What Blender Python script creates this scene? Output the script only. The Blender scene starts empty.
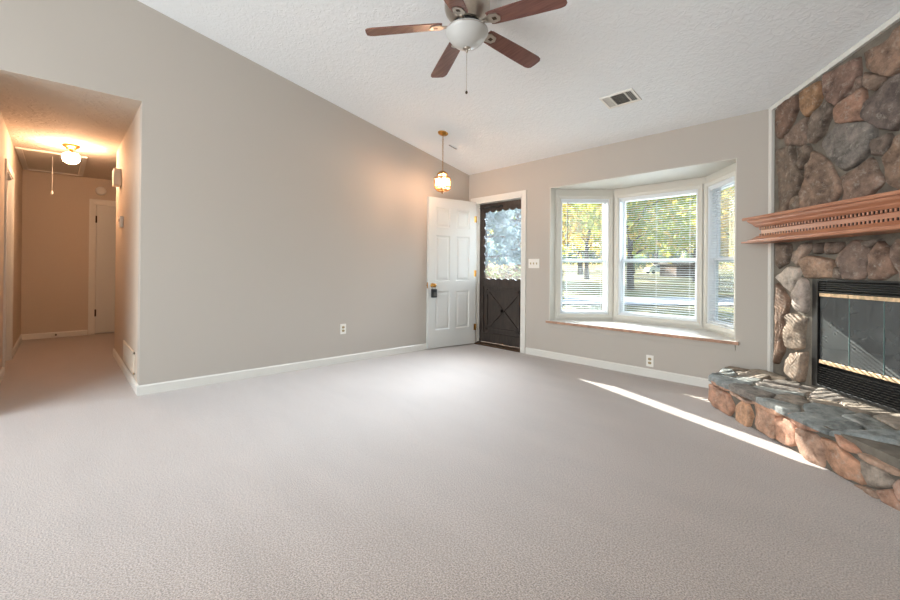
import bpy, bmesh, math, random
from mathutils import Vector, Matrix, noise
R = math.radians
scene = bpy.context.scene
col = scene.collection

# ------------------------------------------------------------------ camera
F = 420.06
cam_d = bpy.data.cameras.new('camera'); cam = bpy.data.objects.new('camera', cam_d); col.objects.link(cam)
cam_d.sensor_fit = 'HORIZONTAL'; cam_d.sensor_width = 36.0; cam_d.lens = F / 900 * 36
cam_d.shift_y = -(300 - 267.79) / 900; cam_d.clip_start = 0.05; cam_d.clip_end = 600
yaw, pitch, roll = 0.8218, 0.0031, 0.0085
H = 1.08
fwd = Vector((-math.sin(yaw) * math.cos(pitch), math.cos(yaw) * math.cos(pitch), math.sin(pitch)))
rt = Vector((math.cos(yaw), math.sin(yaw), 0)); up = rt.cross(fwd)
r2 = rt * math.cos(roll) + up * math.sin(roll); u2 = up * math.cos(roll) - rt * math.sin(roll)
M3 = Matrix((r2, u2, -fwd)).transposed()
cam.matrix_world = Matrix.Translation((0, 0, H)) @ M3.to_4x4()
scene.camera = cam

# ------------------------------------------------------------------ world, sun, daylight, exposure
SUN_AZ = Vector((1.0, -0.388, 0)).normalized(); SUN_EL = R(25.5)
w = bpy.data.worlds.new('sky'); scene.world = w; w.use_nodes = True
nt = w.node_tree; nt.nodes.clear()
wo = nt.nodes.new('ShaderNodeOutputWorld'); bg = nt.nodes.new('ShaderNodeBackground'); sk = nt.nodes.new('ShaderNodeTexSky')
sk.sky_type = 'NISHITA'; sk.sun_disc = False; sk.sun_elevation = SUN_EL; sk.sun_rotation = math.atan2(-SUN_AZ.x, -SUN_AZ.y)
sk.air_density = 1.2; sk.dust_density = 2.5; sk.altitude = 100
nt.links.new(sk.outputs[0], bg.inputs[0]); bg.inputs[1].default_value = 0.45
nt.links.new(bg.outputs[0], wo.inputs[0])
sd = bpy.data.lights.new('sun', 'SUN'); sd.energy = 26.0; sd.angle = R(0.12); sd.color = (1.0, 0.94, 0.86)
so = bpy.data.objects.new('sun', sd); col.objects.link(so)
sdir = Vector((SUN_AZ.x * math.cos(SUN_EL), SUN_AZ.y * math.cos(SUN_EL), -math.sin(SUN_EL)))
so.rotation_euler = sdir.to_track_quat('-Z', 'Y').to_euler()


def area(name, loc, target, sx, sy, energy, color):
    d = bpy.data.lights.new(name, 'AREA'); d.shape = 'RECTANGLE'; d.size = sx; d.size_y = sy; d.energy = energy; d.color = color
    o = bpy.data.objects.new(name, d); col.objects.link(o); o.location = loc
    o.rotation_euler = (Vector(target) - Vector(loc)).to_track_quat('-Z', 'Y').to_euler()
    return o


# fill lamps added behind the camera, then lamps adding to bay and door daylight
area('rear_fill', (-1.9, -3.75, 1.5), (-1.9, 0, 1.4), 4.2, 2.4, 156, (0.91, 0.96, 1.0))
area('ceiling_fill', (-1.9, -3.2, 2.0), (-1.8, 1.0, 3.3), 4.0, 0.9, 78, (0.93, 0.97, 1.0))  # added lamp aimed up to brighten the ceiling, no window there
area('daylight_bay', (-1.95, 5.75, 1.5), (-2.2, 3.2, 0.2), 1.9, 1.5, 70, (0.88, 0.94, 1.0))
dl = area('daylight_door', (-4.05, 5.25, 1.75), (-2.45, 2.45, 0.0), .8, 1.1, 150, (0.84, 0.92, 1.0)); dl.data.spread = R(95)
scene.view_settings.view_transform = 'Standard'; scene.view_settings.look = 'None'
scene.view_settings.exposure = 0.0; scene.view_settings.gamma = 1.0; scene.view_settings.use_curve_mapping = False

# ------------------------------------------------------------------ room numbers
WW = 4.4116; LW = -4.3478; ZC = 2.466; SL = 0.2104; HY = 0.4961; BW = -8.673; HL = -0.4027; K = -0.767
RX = 0.60; BY = -3.4; RIDGE = 0.0


def zceil(y):
    return ZC + SL * (WW - y) if y > RIDGE else ZC + SL * (WW - RIDGE) - SL * (RIDGE - y)


# ------------------------------------------------------------------ materials
def lin(c):
    out = []
    for v in c[:3]:
        v = v / 255.0
        out.append(v / 12.92 if v <= 0.04045 else ((v + 0.055) / 1.055) ** 2.4)
    return tuple(out) + (1.0,)


def mat(name, c, rough=0.6, metal=0.0, var=0.0, vscale=4.0, bump=0.0, bscale=50.0, spec=0.5, emit=None, estr=0.0, bdist=0.01, detail=3.0, coords='Object', stretch=None, c2=None):
    m = bpy.data.materials.new(name); m.use_nodes = True
    n = m.node_tree; b = n.nodes['Principled BSDF']
    b.inputs['Base Color'].default_value = lin(c); b.inputs['Roughness'].default_value = rough
    b.inputs['Metallic'].default_value = metal; b.inputs['Specular IOR Level'].default_value = spec
    if emit:
        b.inputs['Emission Color'].default_value = lin(emit); b.inputs['Emission Strength'].default_value = estr
    tc = n.nodes.new('ShaderNodeTexCoord'); src = tc.outputs[coords]
    if stretch:
        mp = n.nodes.new('ShaderNodeMapping'); mp.inputs['Scale'].default_value = stretch
        n.links.new(src, mp.inputs[0]); src = mp.outputs[0]
    if var or c2:
        t = n.nodes.new('ShaderNodeTexNoise'); t.inputs['Scale'].default_value = vscale; t.inputs['Detail'].default_value = detail
        n.links.new(src, t.inputs['Vector'])
        rp = n.nodes.new('ShaderNodeValToRGB'); n.links.new(t.outputs[0], rp.inputs[0])
        a = lin(c)
        if c2:
            lo, hi = a, lin(c2)
        else:
            lo = tuple(max(0, v * (1 - var)) for v in a[:3]) + (1,); hi = tuple(min(1, v * (1 + var)) for v in a[:3]) + (1,)
        rp.color_ramp.elements[0].position = 0.35; rp.color_ramp.elements[1].position = 0.65
        rp.color_ramp.elements[0].color = lo; rp.color_ramp.elements[1].color = hi
        n.links.new(rp.outputs[0], b.inputs['Base Color'])
    if bump:
        t2 = n.nodes.new('ShaderNodeTexNoise'); t2.inputs['Scale'].default_value = bscale; t2.inputs['Detail'].default_value = 4
        n.links.new(src, t2.inputs['Vector'])
        bp = n.nodes.new('ShaderNodeBump'); bp.inputs['Strength'].default_value = bump; bp.inputs['Distance'].default_value = bdist
        n.links.new(t2.outputs[0], bp.inputs['Height']); n.links.new(bp.outputs[0], b.inputs['Normal'])
    return m


M = {}
M['wall'] = mat('wall_paint', (186, 179, 170), 0.75, bump=0.12, bscale=160, bdist=0.002, spec=0.25)
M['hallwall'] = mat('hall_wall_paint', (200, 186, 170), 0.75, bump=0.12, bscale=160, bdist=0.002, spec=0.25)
M['white'] = mat('white_gloss_trim_paint', (222, 220, 213), 0.4)
M['baywhite'] = mat('white_bay_paint', (208, 204, 194), 0.5)
M['door'] = mat('white_door_paint', (208, 209, 205), 0.38)
M['plastic'] = mat('white_plastic', (235, 232, 224), 0.35)
M['almond'] = mat('beige_plastic', (170, 150, 112), 0.4)
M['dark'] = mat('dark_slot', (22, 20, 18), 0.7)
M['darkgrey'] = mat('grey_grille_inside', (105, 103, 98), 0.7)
M['brass'] = mat('aged_brass', (190, 140, 72), 0.28, 1.0, var=0.15, vscale=20)
M['brassrail'] = mat('worn_brass_rail', (206, 176, 140), 0.5, 0.35, var=0.25, vscale=30, stretch=(1, 1, 1))
M['lampbrass'] = mat('antique_lantern_brass', (176, 134, 84), 0.4, 0.8)
M['nickel'] = mat('brushed_nickel', (190, 182, 172), 0.3, 1.0, var=0.08, vscale=30)
M['blackmetal'] = mat('black_metal', (26, 26, 26), 0.45, 0.2, spec=0.5)
M['lockbox'] = mat('black_lockbox_rubber', (24, 26, 30), 0.4)
M['bronze'] = mat('dark_hinge_metal', (70, 55, 40), 0.45, 0.7)
M['sashwhite'] = mat('white_vinyl_sash', (225, 228, 230), 0.35)
M['sill'] = mat('bay_sill_white_paint', (212, 207, 200), 0.4, var=0.06, vscale=14)
M['silledge'] = mat('worn_wood_sill_edge', (176, 136, 112), 0.6, var=0.2, vscale=25)
M['threshold'] = mat('dark_bronze_threshold', (92, 72, 56), 0.45, 0.5)
M['stormwood'] = mat('dark_stained_storm_door_wood', (42, 34, 29), 0.5, c2=(58, 48, 41), vscale=6, stretch=(6, 6, 1), bump=0.3, bscale=40)
M['mantelwood'] = mat('orange_brown_mantel_wood', (184, 128, 98), 0.36, c2=(166, 110, 82), vscale=4, bump=0.03, bscale=60, stretch=(1.2, 1.2, 12))
M['blade'] = mat('cherry_fan_blade_veneer', (132, 90, 80), 0.25, c2=(112, 74, 66), vscale=4, stretch=(1.5, 18, 4))
M['edgeglass'] = mat('green_glass_edge', (112, 140, 136), 0.3)
M['shutter'] = mat('dark_firebox_steel', (38, 37, 36), 0.35, 0.4)
M['firebrick'] = mat('sooty_firebrick', (58, 54, 50), 0.9, var=0.35, vscale=5)
M['blind'] = None


def knockdown(m, strength, dist, sc):
    n = m.node_tree; b = n.nodes['Principled BSDF']; tc = n.nodes.new('ShaderNodeTexCoord')
    t = n.nodes.new('ShaderNodeTexNoise'); t.inputs['Scale'].default_value = sc; t.inputs['Detail'].default_value = 3; t.inputs['Distortion'].default_value = 1.6
    n.links.new(tc.outputs['Object'], t.inputs['Vector'])
    rp = n.nodes.new('ShaderNodeValToRGB'); rp.color_ramp.elements[0].position = 0.44; rp.color_ramp.elements[1].position = 0.6
    n.links.new(t.outputs[0], rp.inputs[0])
    bp = n.nodes.new('ShaderNodeBump'); bp.inputs['Strength'].default_value = strength; bp.inputs['Distance'].default_value = dist
    n.links.new(rp.outputs[0], bp.inputs['Height']); n.links.new(bp.outputs[0], b.inputs['Normal'])


M['grillepaint'] = mat('beige_painted_grille', (222, 208, 190), 0.6)
M['ceiling'] = mat('white_textured_ceiling', (241, 245, 247), 0.85, spec=0.15); knockdown(M['ceiling'], 0.4, 0.005, 20)
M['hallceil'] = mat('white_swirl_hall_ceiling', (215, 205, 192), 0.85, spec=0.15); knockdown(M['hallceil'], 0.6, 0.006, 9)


def carpet():
    m = bpy.data.materials.new('beige_cut_pile_carpet'); m.use_nodes = True
    n = m.node_tree; b = n.nodes['Principled BSDF']; L = n.links
    b.inputs['Roughness'].default_value = 0.95; b.inputs['Specular IOR Level'].default_value = 0.1
    b.inputs['Sheen Weight'].default_value = 0.65; b.inputs['Sheen Roughness'].default_value = 0.6
    tc = n.nodes.new('ShaderNodeTexCoord')
    f = n.nodes.new('ShaderNodeTexNoise'); f.inputs['Scale'].default_value = 165; f.inputs['Detail'].default_value = 3; f.inputs['Roughness'].default_value = 0.65
    L.new(tc.outputs['Object'], f.inputs['Vector'])
    rp = n.nodes.new('ShaderNodeValToRGB'); L.new(f.outputs[0], rp.inputs[0])
    rp.color_ramp.elements[0].position = 0.38; rp.color_ramp.elements[0].color = lin((108, 90, 78))
    rp.color_ramp.elements[1].position = 0.62; rp.color_ramp.elements[1].color = lin((192, 173, 158))
    # brushed nap: broad streaks left by the vacuum cleaner
    mp = n.nodes.new('ShaderNodeMapping'); mp.inputs['Rotation'].default_value = (0, 0, R(35)); mp.inputs['Scale'].default_value = (0.9, 3.2, 1)
    L.new(tc.outputs['Object'], mp.inputs[0])
    g = n.nodes.new('ShaderNodeTexNoise'); g.inputs['Scale'].default_value = 1.3; g.inputs['Detail'].default_value = 5; g.inputs['Roughness'].default_value = 0.6
    L.new(mp.outputs[0], g.inputs['Vector'])
    r2_ = n.nodes.new('ShaderNodeValToRGB'); L.new(g.outputs[0], r2_.inputs[0])
    r2_.color_ramp.elements[0].position = 0.35; r2_.color_ramp.elements[0].color = (0.88, 0.87, 0.86, 1)
    r2_.color_ramp.elements[1].position = 0.62; r2_.color_ramp.elements[1].color = (1, 1, 1, 1)
    mx = n.nodes.new('ShaderNodeMix'); mx.data_type = 'RGBA'; mx.blend_type = 'MULTIPLY'; mx.inputs[0].default_value = 1
    L.new(rp.outputs[0], mx.inputs[6]); L.new(r2_.outputs[0], mx.inputs[7]); L.new(mx.outputs[2], b.inputs['Base Color'])
    bp = n.nodes.new('ShaderNodeBump'); bp.inputs['Strength'].default_value = 0.6; bp.inputs['Distance'].default_value = 0.008
    L.new(f.outputs[0], bp.inputs['Height']); L.new(bp.outputs[0], b.inputs['Normal'])
    return m


M['carpet'] = carpet()


def stone_mat(name, rough=0.8, bs=1.0, sat=0.84):
    m = bpy.data.materials.new(name); m.use_nodes = True
    n = m.node_tree; b = n.nodes['Principled BSDF']; L = n.links
    b.inputs['Roughness'].default_value = rough; b.inputs['Specular IOR Level'].default_value = 0.3
    at = n.nodes.new('ShaderNodeAttribute'); at.attribute_name = 'stone_colour'
    tc = n.nodes.new('ShaderNodeTexCoord')
    t = n.nodes.new('ShaderNodeTexNoise'); t.inputs['Scale'].default_value = 11; t.inputs['Detail'].default_value = 7; t.inputs['Roughness'].default_value = 0.7
    L.new(tc.outputs['Object'], t.inputs['Vector'])
    rp = n.nodes.new('ShaderNodeValToRGB'); L.new(t.outputs[0], rp.inputs[0])
    rp.color_ramp.elements[0].position = 0.3; rp.color_ramp.elements[0].color = (0.30, 0.28, 0.27, 1)
    rp.color_ramp.elements[1].position = 0.72; rp.color_ramp.elements[1].color = (1.75, 1.6, 1.5, 1)
    e = rp.color_ramp.elements.new(0.5); e.color = (1, 0.97, 0.93, 1)
    mx = n.nodes.new('ShaderNodeMix'); mx.data_type = 'RGBA'; mx.blend_type = 'MULTIPLY'; mx.inputs[0].default_value = 0.9
    L.new(at.outputs['Color'], mx.inputs[6]); L.new(rp.outputs[0], mx.inputs[7])
    t3 = n.nodes.new('ShaderNodeTexNoise'); t3.inputs['Scale'].default_value = 24; t3.inputs['Roughness'].default_value = 0.75; t3.inputs['Detail'].default_value = 4
    L.new(tc.outputs['Object'], t3.inputs['Vector'])
    r3 = n.nodes.new('ShaderNodeValToRGB'); r3.color_ramp.elements[0].position = 0.54; r3.color_ramp.elements[0].color = (0, 0, 0, 1)
    r3.color_ramp.elements[1].position = 0.72; r3.color_ramp.elements[1].color = (0.5, 0.5, 0.5, 1)
    L.new(t3.outputs[0], r3.inputs[0])
    m3 = n.nodes.new('ShaderNodeMix'); m3.data_type = 'RGBA'; L.new(r3.outputs[0], m3.inputs[0]); L.new(mx.outputs[2], m3.inputs[6]); m3.inputs[7].default_value = lin((186, 176, 162))
    hs = n.nodes.new('ShaderNodeHueSaturation'); hs.inputs['Saturation'].default_value = sat; hs.inputs['Value'].default_value = 1.0
    L.new(m3.outputs[2], hs.inputs['Color']); L.new(hs.outputs[0], b.inputs['Base Color'])
    bp = n.nodes.new('ShaderNodeBump'); bp.inputs['Strength'].default_value = 0.8 * bs; bp.inputs['Distance'].default_value = 0.012
    L.new(t.outputs[0], bp.inputs['Height'])
    t4 = n.nodes.new('ShaderNodeTexNoise'); t4.inputs['Scale'].default_value = 55; t4.inputs['Detail'].default_value = 5; t4.inputs['Roughness'].default_value = 0.7
    L.new(tc.outputs['Object'], t4.inputs['Vector'])
    bp2 = n.nodes.new('ShaderNodeBump'); bp2.inputs['Strength'].default_value = 0.45 * bs; bp2.inputs['Distance'].default_value = 0.006
    L.new(t4.outputs[0], bp2.inputs['Height']); L.new(bp.outputs[0], bp2.inputs['Normal']); L.new(bp2.outputs[0], b.inputs['Normal'])
    return m


M['stone'] = stone_mat('field_stone')
M['mortar'] = mat('grey_mortar', (118, 111, 101), 0.95, var=0.2, vscale=9, bump=0.6, bscale=70, spec=0.15)


def thin_glass(name, tint, refl=0.08, haze_film=0.0, haze_col=(200, 200, 200)):
    m = bpy.data.materials.new(name); m.use_nodes = True; n = m.node_tree; n.nodes.clear(); L = n.links
    o = n.nodes.new('ShaderNodeOutputMaterial'); tr = n.nodes.new('ShaderNodeBsdfTransparent'); gl = n.nodes.new('ShaderNodeBsdfGlossy')
    tr.inputs[0].default_value = tint; gl.inputs['Roughness'].default_value = 0.02
    fr = n.nodes.new('ShaderNodeLayerWeight'); fr.inputs[0].default_value = 0.25
    mt = n.nodes.new('ShaderNodeMath'); mt.operation = 'MULTIPLY_ADD'; mt.inputs[1].default_value = 0.22; mt.inputs[2].default_value = refl
    L.new(fr.outputs['Fresnel'], mt.inputs[0])
    mx = n.nodes.new('ShaderNodeMixShader'); L.new(mt.outputs[0], mx.inputs[0]); L.new(tr.outputs[0], mx.inputs[1]); L.new(gl.outputs[0], mx.inputs[2])
    last = mx.outputs[0]
    if haze_film:  # haze painted into the window panes; sooty film on the fireplace glass
        df = n.nodes.new('ShaderNodeBsdfDiffuse'); df.inputs[0].default_value = lin(haze_col)
        tc = n.nodes.new('ShaderNodeTexCoord'); t = n.nodes.new('ShaderNodeTexNoise'); t.inputs['Scale'].default_value = 5; t.inputs['Detail'].default_value = 4
        L.new(tc.outputs['Object'], t.inputs['Vector'])
        ma = n.nodes.new('ShaderNodeMath'); ma.operation = 'MULTIPLY'; ma.inputs[1].default_value = haze_film * 2; L.new(t.outputs[0], ma.inputs[0])
        m2 = n.nodes.new('ShaderNodeMixShader'); L.new(ma.outputs[0], m2.inputs[0]); L.new(last, m2.inputs[1]); L.new(df.outputs[0], m2.inputs[2]); last = m2.outputs[0]
    L.new(last, o.inputs[0])
    return m


M['glass'] = thin_glass('clear_window_glass', (0.94, 0.97, 0.97, 1), 0.02, 0.02, (225, 232, 235))
M['stormglass'] = thin_glass('storm_door_glass', (0.95, 0.98, 1.0, 1), 0.02, 0.10, (225, 235, 242))
M['fireglass'] = thin_glass('smoky_fireplace_glass', (0.30, 0.31, 0.32, 1), 0.08, 0.27, (140, 143, 142))


def translucent(name, c, trl=0.45, transp=0.0):
    m = bpy.data.materials.new(name); m.use_nodes = True; n = m.node_tree; n.nodes.clear(); L = n.links
    o = n.nodes.new('ShaderNodeOutputMaterial'); df = n.nodes.new('ShaderNodeBsdfDiffuse'); tl = n.nodes.new('ShaderNodeBsdfTranslucent')
    df.inputs[0].default_value = lin(c); tl.inputs[0].default_value = lin(c)
    mx = n.nodes.new('ShaderNodeMixShader'); mx.inputs[0].default_value = trl; L.new(df.outputs[0], mx.inputs[1]); L.new(tl.outputs[0], mx.inputs[2]); last = mx.outputs[0]
    if transp:
        tp = n.nodes.new('ShaderNodeBsdfTransparent'); m2 = n.nodes.new('ShaderNodeMixShader'); m2.inputs[0].default_value = transp
        L.new(last, m2.inputs[1]); L.new(tp.outputs[0], m2.inputs[2]); last = m2.outputs[0]
    L.new(last, o.inputs[0])
    return m


M['blind'] = translucent('white_vinyl_slats', (236, 240, 243), 0.35)
M['lampglass'] = translucent('frosted_lantern_glass', (255, 242, 226), 0.6, 0.84)
M['bowl'] = mat('frosted_white_glass_bowl', (206, 207, 204), 0.3, spec=0.5)
M['bulb'] = mat('lit_bulb', (255, 240, 220), 0.5, emit=(255, 202, 160), estr=520)
M['globe'] = mat('lit_globe_glass', (255, 244, 226), 0.4, emit=(255, 204, 162), estr=230)


# ------------------------------------------------------------------ mesh helpers
class MB:
    def __init__(s):
        s.bm = bmesh.new(); s.mats = []; s.lay = None

    def mi(s, m):
        m = m or 'white'
        if m not in s.mats: s.mats.append(m)
        return s.mats.index(m)

    def face(s, vs, m):
        try:
            f = s.bm.faces.new(vs); f.material_index = s.mi(m); return f
        except ValueError:
            return None

    def hexa(s, p, m=None):           # 8 points: bottom 4 ccw, top 4
        v = [s.bm.verts.new(q) for q in p]
        for idx in ((3, 2, 1, 0), (4, 5, 6, 7), (0, 1, 5, 4), (1, 2, 6, 5), (2, 3, 7, 6), (3, 0, 4, 7)):
            s.face([v[i] for i in idx], m)
        return s

    def box(s, a, b, m=None, X=None):
        x0, x1 = sorted((a[0], b[0])); y0, y1 = sorted((a[1], b[1])); z0, z1 = sorted((a[2], b[2]))
        p = [Vector(q) for q in ((x0, y0, z0), (x1, y0, z0), (x1, y1, z0), (x0, y1, z0), (x0, y0, z1), (x1, y0, z1), (x1, y1, z1), (x0, y1, z1))]
        if X is not None: p = [X @ q for q in p]
        return s.hexa(p, m)

    def prism(s, pts, d, m=None):     # pts: closed polygon (Vectors); d: extrusion vector
        d = Vector(d)
        a = [s.bm.verts.new(Vector(p)) for p in pts]; b = [s.bm.verts.new(Vector(p) + d) for p in pts]
        s.face(a[::-1], m); s.face(b, m); n = len(a)
        for i in range(n): s.face([a[i], a[(i + 1) % n], b[(i + 1) % n], b[i]], m)
        return s

    def tube(s, pts, rad, m=None, n=8, caps=True):
        pts = [Vector(p) for p in pts]; rs = rad if isinstance(rad, (list, tuple)) else [rad] * len(pts); rings = []
        ref = None
        for i, p in enumerate(pts):
            t = (pts[min(i + 1, len(pts) - 1)] - pts[max(i - 1, 0)]).normalized()
            if ref is None: ref = t.orthogonal().normalized()
            a = (ref - t * ref.dot(t)).normalized(); ref = a; b = t.cross(a)
            rings.append([s.bm.verts.new(p + (a * math.cos(2 * math.pi * k / n) + b * math.sin(2 * math.pi * k / n)) * rs[i]) for k in range(n)])
        for r0, r1 in zip(rings, rings[1:]):
            for k in range(n):
                f = s.face([r0[k], r0[(k + 1) % n], r1[(k + 1) % n], r1[k]], m)
                if f: f.smooth = n > 5
        if caps: s.face(rings[0][::-1], m); s.face(rings[-1], m)
        return s

    def lathe(s, prof, m=None, n=24, c=(0, 0, 0), smooth=True):   # prof: (r, z)
        c = Vector(c); rings = []
        for r, z in prof:
            if r < 1e-5: rings.append([s.bm.verts.new(c + Vector((0, 0, z)))])
            else: rings.append([s.bm.verts.new(c + Vector((r * math.cos(2 * math.pi * k / n), r * math.sin(2 * math.pi * k / n), z))) for k in range(n)])
        for r0, r1 in zip(rings, rings[1:]):
            for k in range(n):
                k2 = (k + 1) % n
                q = []
                for v in (r0[k % len(r0)], r0[k2 % len(r0)], r1[k2 % len(r1)], r1[k % len(r1)]):
                    if v not in q: q.append(v)
                if len(q) > 2:
                    f = s.face(q, m)
                    if f: f.smooth = smooth
        return s

    def build(s, name, m=None, parent=None, bevel=0.0, loc=None):
        me = bpy.data.meshes.new(name)
        bmesh.ops.recalc_face_normals(s.bm, faces=s.bm.faces[:])
        s.bm.to_mesh(me); s.bm.free()
        names = s.mats or [m or 'white']
        for q in names: me.materials.append(M[m if (q == 'white' and m) else q])
        o = bpy.data.objects.new(name, me); col.objects.link(o)
        if parent is not None: o.parent = parent
        if loc is not None: o.location = loc
        if bevel:
            md = o.modifiers.new('bevel', 'BEVEL'); md.width = bevel; md.segments = 2; md.limit_method = 'ANGLE'
        return o


def tag(o, label, cat=None, group=None, kind=None):
    o['label'] = label
    if cat: o['category'] = cat
    if group: o['group'] = group
    if kind: o['kind'] = kind
    return o


def empty(name, loc, label, cat, group=None, kind=None, rz=0):
    o = bpy.data.objects.new(name, None); col.objects.link(o); o.location = loc; o.rotation_euler = (0, 0, rz); o.empty_display_size = 0.1
    return tag(o, label, cat, group, kind)


def struct(mb, name, m, label, cat, bevel=0.0):
    return tag(mb.build(name, m, bevel=bevel), label, cat, kind='structure')


def copy_tree(o, parent=None):
    c = o.copy(); col.objects.link(c)
    if parent is not None: c.parent = parent
    for ch in list(o.children): copy_tree(ch, c)
    return c


# ------------------------------------------------------------------ room shell
T = 0.14
OX0, OX1, OZ0, OZ1 = -2.9473, -1.0059, 0.432, 2.0918        # bay opening in the front wall
DX0, DX1, DZ1 = -4.235, -3.368, 2.045                        # entry door opening

mb = MB(); mb.box((BW - .3, BY - .3, -0.12), (RX + .3, WW + T, 0)); struct(mb, 'floor', 'carpet', 'beige cut-pile carpet covering the living room and hallway floor', 'floor')

mb = MB()                                                     # front wall with door and bay openings
y0, y1 = WW, WW + T; zt = ZC + 0.1
mb.box((LW - T, y0, 0), (DX0, y1, zt)); mb.box((DX0, y0, DZ1), (DX1, y1, zt)); mb.box((DX1, y0, 0), (OX0, y1, zt))
mb.box((OX0, y0, 0), (OX1, y1, OZ0)); mb.box((OX0, y0, OZ1), (OX1, y1, zt)); mb.box((OX1, y0, 0), (RX + T, y1, zt))
struct(mb, 'wall_front', 'wall', 'beige front wall holding the entry door and the bay window', 'wall')

mb = MB()                                                     # left gable wall with hall opening
HO = -0.42; HZ = 2.468
X = lambda y, z: Vector((LW, y, z))
mb.prism([X(HY, 0), X(WW, 0), X(WW, zceil(WW) + .08), X(HY, zceil(HY) + .08)], (-0.12, 0, 0), 'wall')
mb.prism([X(HO, HZ), X(HY, HZ), X(HY, zceil(HY) + .08), X(RIDGE, zceil(RIDGE) + .08), X(HO, zceil(HO) + .08)], (-0.12, 0, 0), 'wall')
mb.prism([X(BY, 0), X(HO, 0), X(HO, zceil(HO) + .08), X(BY, zceil(BY) + .08)], (-0.12, 0, 0), 'wall')
struct(mb, 'wall_left', 'wall', 'tall beige gable wall on the left with the hallway opening', 'wall')

mb = MB()                                                     # right wall (outside the frame)
mb.prism([Vector((RX, BY, 0)), Vector((RX, 3.06, 0)), Vector((RX, 3.06, zceil(3.06))), Vector((RX, RIDGE, zceil(RIDGE) + .08)), Vector((RX, BY, zceil(BY) + .08))], (T, 0, 0))
struct(mb, 'wall_right', 'wall', 'beige right wall beside the camera beyond the fireplace', 'wall')
mb = MB()                                                     # back wall, its wide opening added to let the fill lamp in
zb = zceil(BY) + .1
mb.box((LW - T, BY - T, 0), (-4.05, BY, zb)); mb.box((0.25, BY - T, 0), (RX + T, BY, zb)); mb.box((-4.05, BY - T, 2.7), (.25, BY, zb))
struct(mb, 'wall_back', 'wall', 'beige rear wall behind the camera with a wide opening added for the fill lamp', 'wall')

mb = MB()
A = lambda x, y, dz=0: Vector((x, y, zceil(y) + dz))
x0, x1 = LW - T, RX + T
mb.hexa([A(x0, RIDGE), A(x1, RIDGE), A(x1, WW + .0), A(x0, WW + .0), A(x0, RIDGE, .2), A(x1, RIDGE, .2), A(x1, WW + .2, .24), A(x0, WW + .2, .24)])
mb.hexa([A(x0, BY - T), A(x1, BY - T), A(x1, RIDGE), A(x0, RIDGE), A(x0, BY - T, .2), A(x1, BY - T, .2), A(x1, RIDGE, .2), A(x0, RIDGE, .2)])
struct(mb, 'ceiling', 'ceiling', 'white textured sloping ceiling of the living room', 'ceiling')

# hallway
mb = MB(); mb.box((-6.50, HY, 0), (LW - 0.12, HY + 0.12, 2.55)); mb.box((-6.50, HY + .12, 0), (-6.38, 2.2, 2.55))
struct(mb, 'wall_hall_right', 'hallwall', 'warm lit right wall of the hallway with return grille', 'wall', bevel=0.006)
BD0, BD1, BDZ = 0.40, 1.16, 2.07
mb = MB(); mb.box((BW - .12, HL - .12, 0), (BW, BD0, 2.55)); mb.box((BW - .12, BD0, BDZ), (BW, BD1, 2.55)); mb.box((BW - .12, BD1, 0), (BW, 2.2, 2.55)); mb.box((BW, 2.1, 0), (-6.38, 2.22, 2.55)); mb.box((BW - .16, BD0 - .1, 0), (BW - .12, BD1 + .1, 2.3))  # last box: unseen backing added to stop light leaking round the door
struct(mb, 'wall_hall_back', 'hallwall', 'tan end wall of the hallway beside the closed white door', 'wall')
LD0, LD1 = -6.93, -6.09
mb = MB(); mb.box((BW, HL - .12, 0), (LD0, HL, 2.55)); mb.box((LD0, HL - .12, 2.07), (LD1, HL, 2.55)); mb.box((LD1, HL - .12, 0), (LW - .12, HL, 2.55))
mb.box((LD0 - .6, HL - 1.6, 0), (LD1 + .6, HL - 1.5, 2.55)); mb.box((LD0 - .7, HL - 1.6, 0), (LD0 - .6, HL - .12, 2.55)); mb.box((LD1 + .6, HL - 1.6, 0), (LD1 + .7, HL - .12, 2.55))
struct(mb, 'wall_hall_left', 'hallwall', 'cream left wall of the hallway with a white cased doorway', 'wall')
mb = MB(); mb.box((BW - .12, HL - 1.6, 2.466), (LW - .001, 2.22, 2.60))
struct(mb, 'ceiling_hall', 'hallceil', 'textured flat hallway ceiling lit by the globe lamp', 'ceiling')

# baseboards
BBH = 0.083; BT = 0.014


def bb(name, pts, label):
    mb = MB()
    for (ax, ay, bx, by, nx, ny) in pts:
        a = Vector((ax, ay, 0)); b = Vector((bx, by, 0)); n_ = Vector((nx, ny, 0))
        prof = [(0, 0), (BT, 0), (BT, BBH - .012), (BT * .35, BBH), (0, BBH)]
        mb.prism([a + n_ * u + Vector((0, 0, v)) for u, v in prof], b - a)
    return struct(mb, name, 'white', label, 'baseboard')


bb('baseboard_left', [(LW, HY - BT, LW, WW, 1, 0)], 'white baseboard along the long left wall')
bb('baseboard_front', [(DX1 + .075, WW, -1.03, WW, 0, -1)], 'white baseboard under the bay window')
bb('baseboard_hall_right', [(-6.50 - BT, HY, LW, HY, 0, -1), (-6.5, HY - BT, -6.5, 2.1, -1, 0)], 'white baseboard round the right hallway wall corner')
bb('baseboard_hall_back', [(BW, HL, BW, BD0 - .07, 1, 0)], 'white baseboard at the hallway end wall')
bb('baseboard_hall_left', [(BW, HL, LD0 - .07, HL, 0, 1), (LD1 + .07, HL, LW, HL, 0, 1)], 'white baseboard along the left hallway wall')


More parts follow.
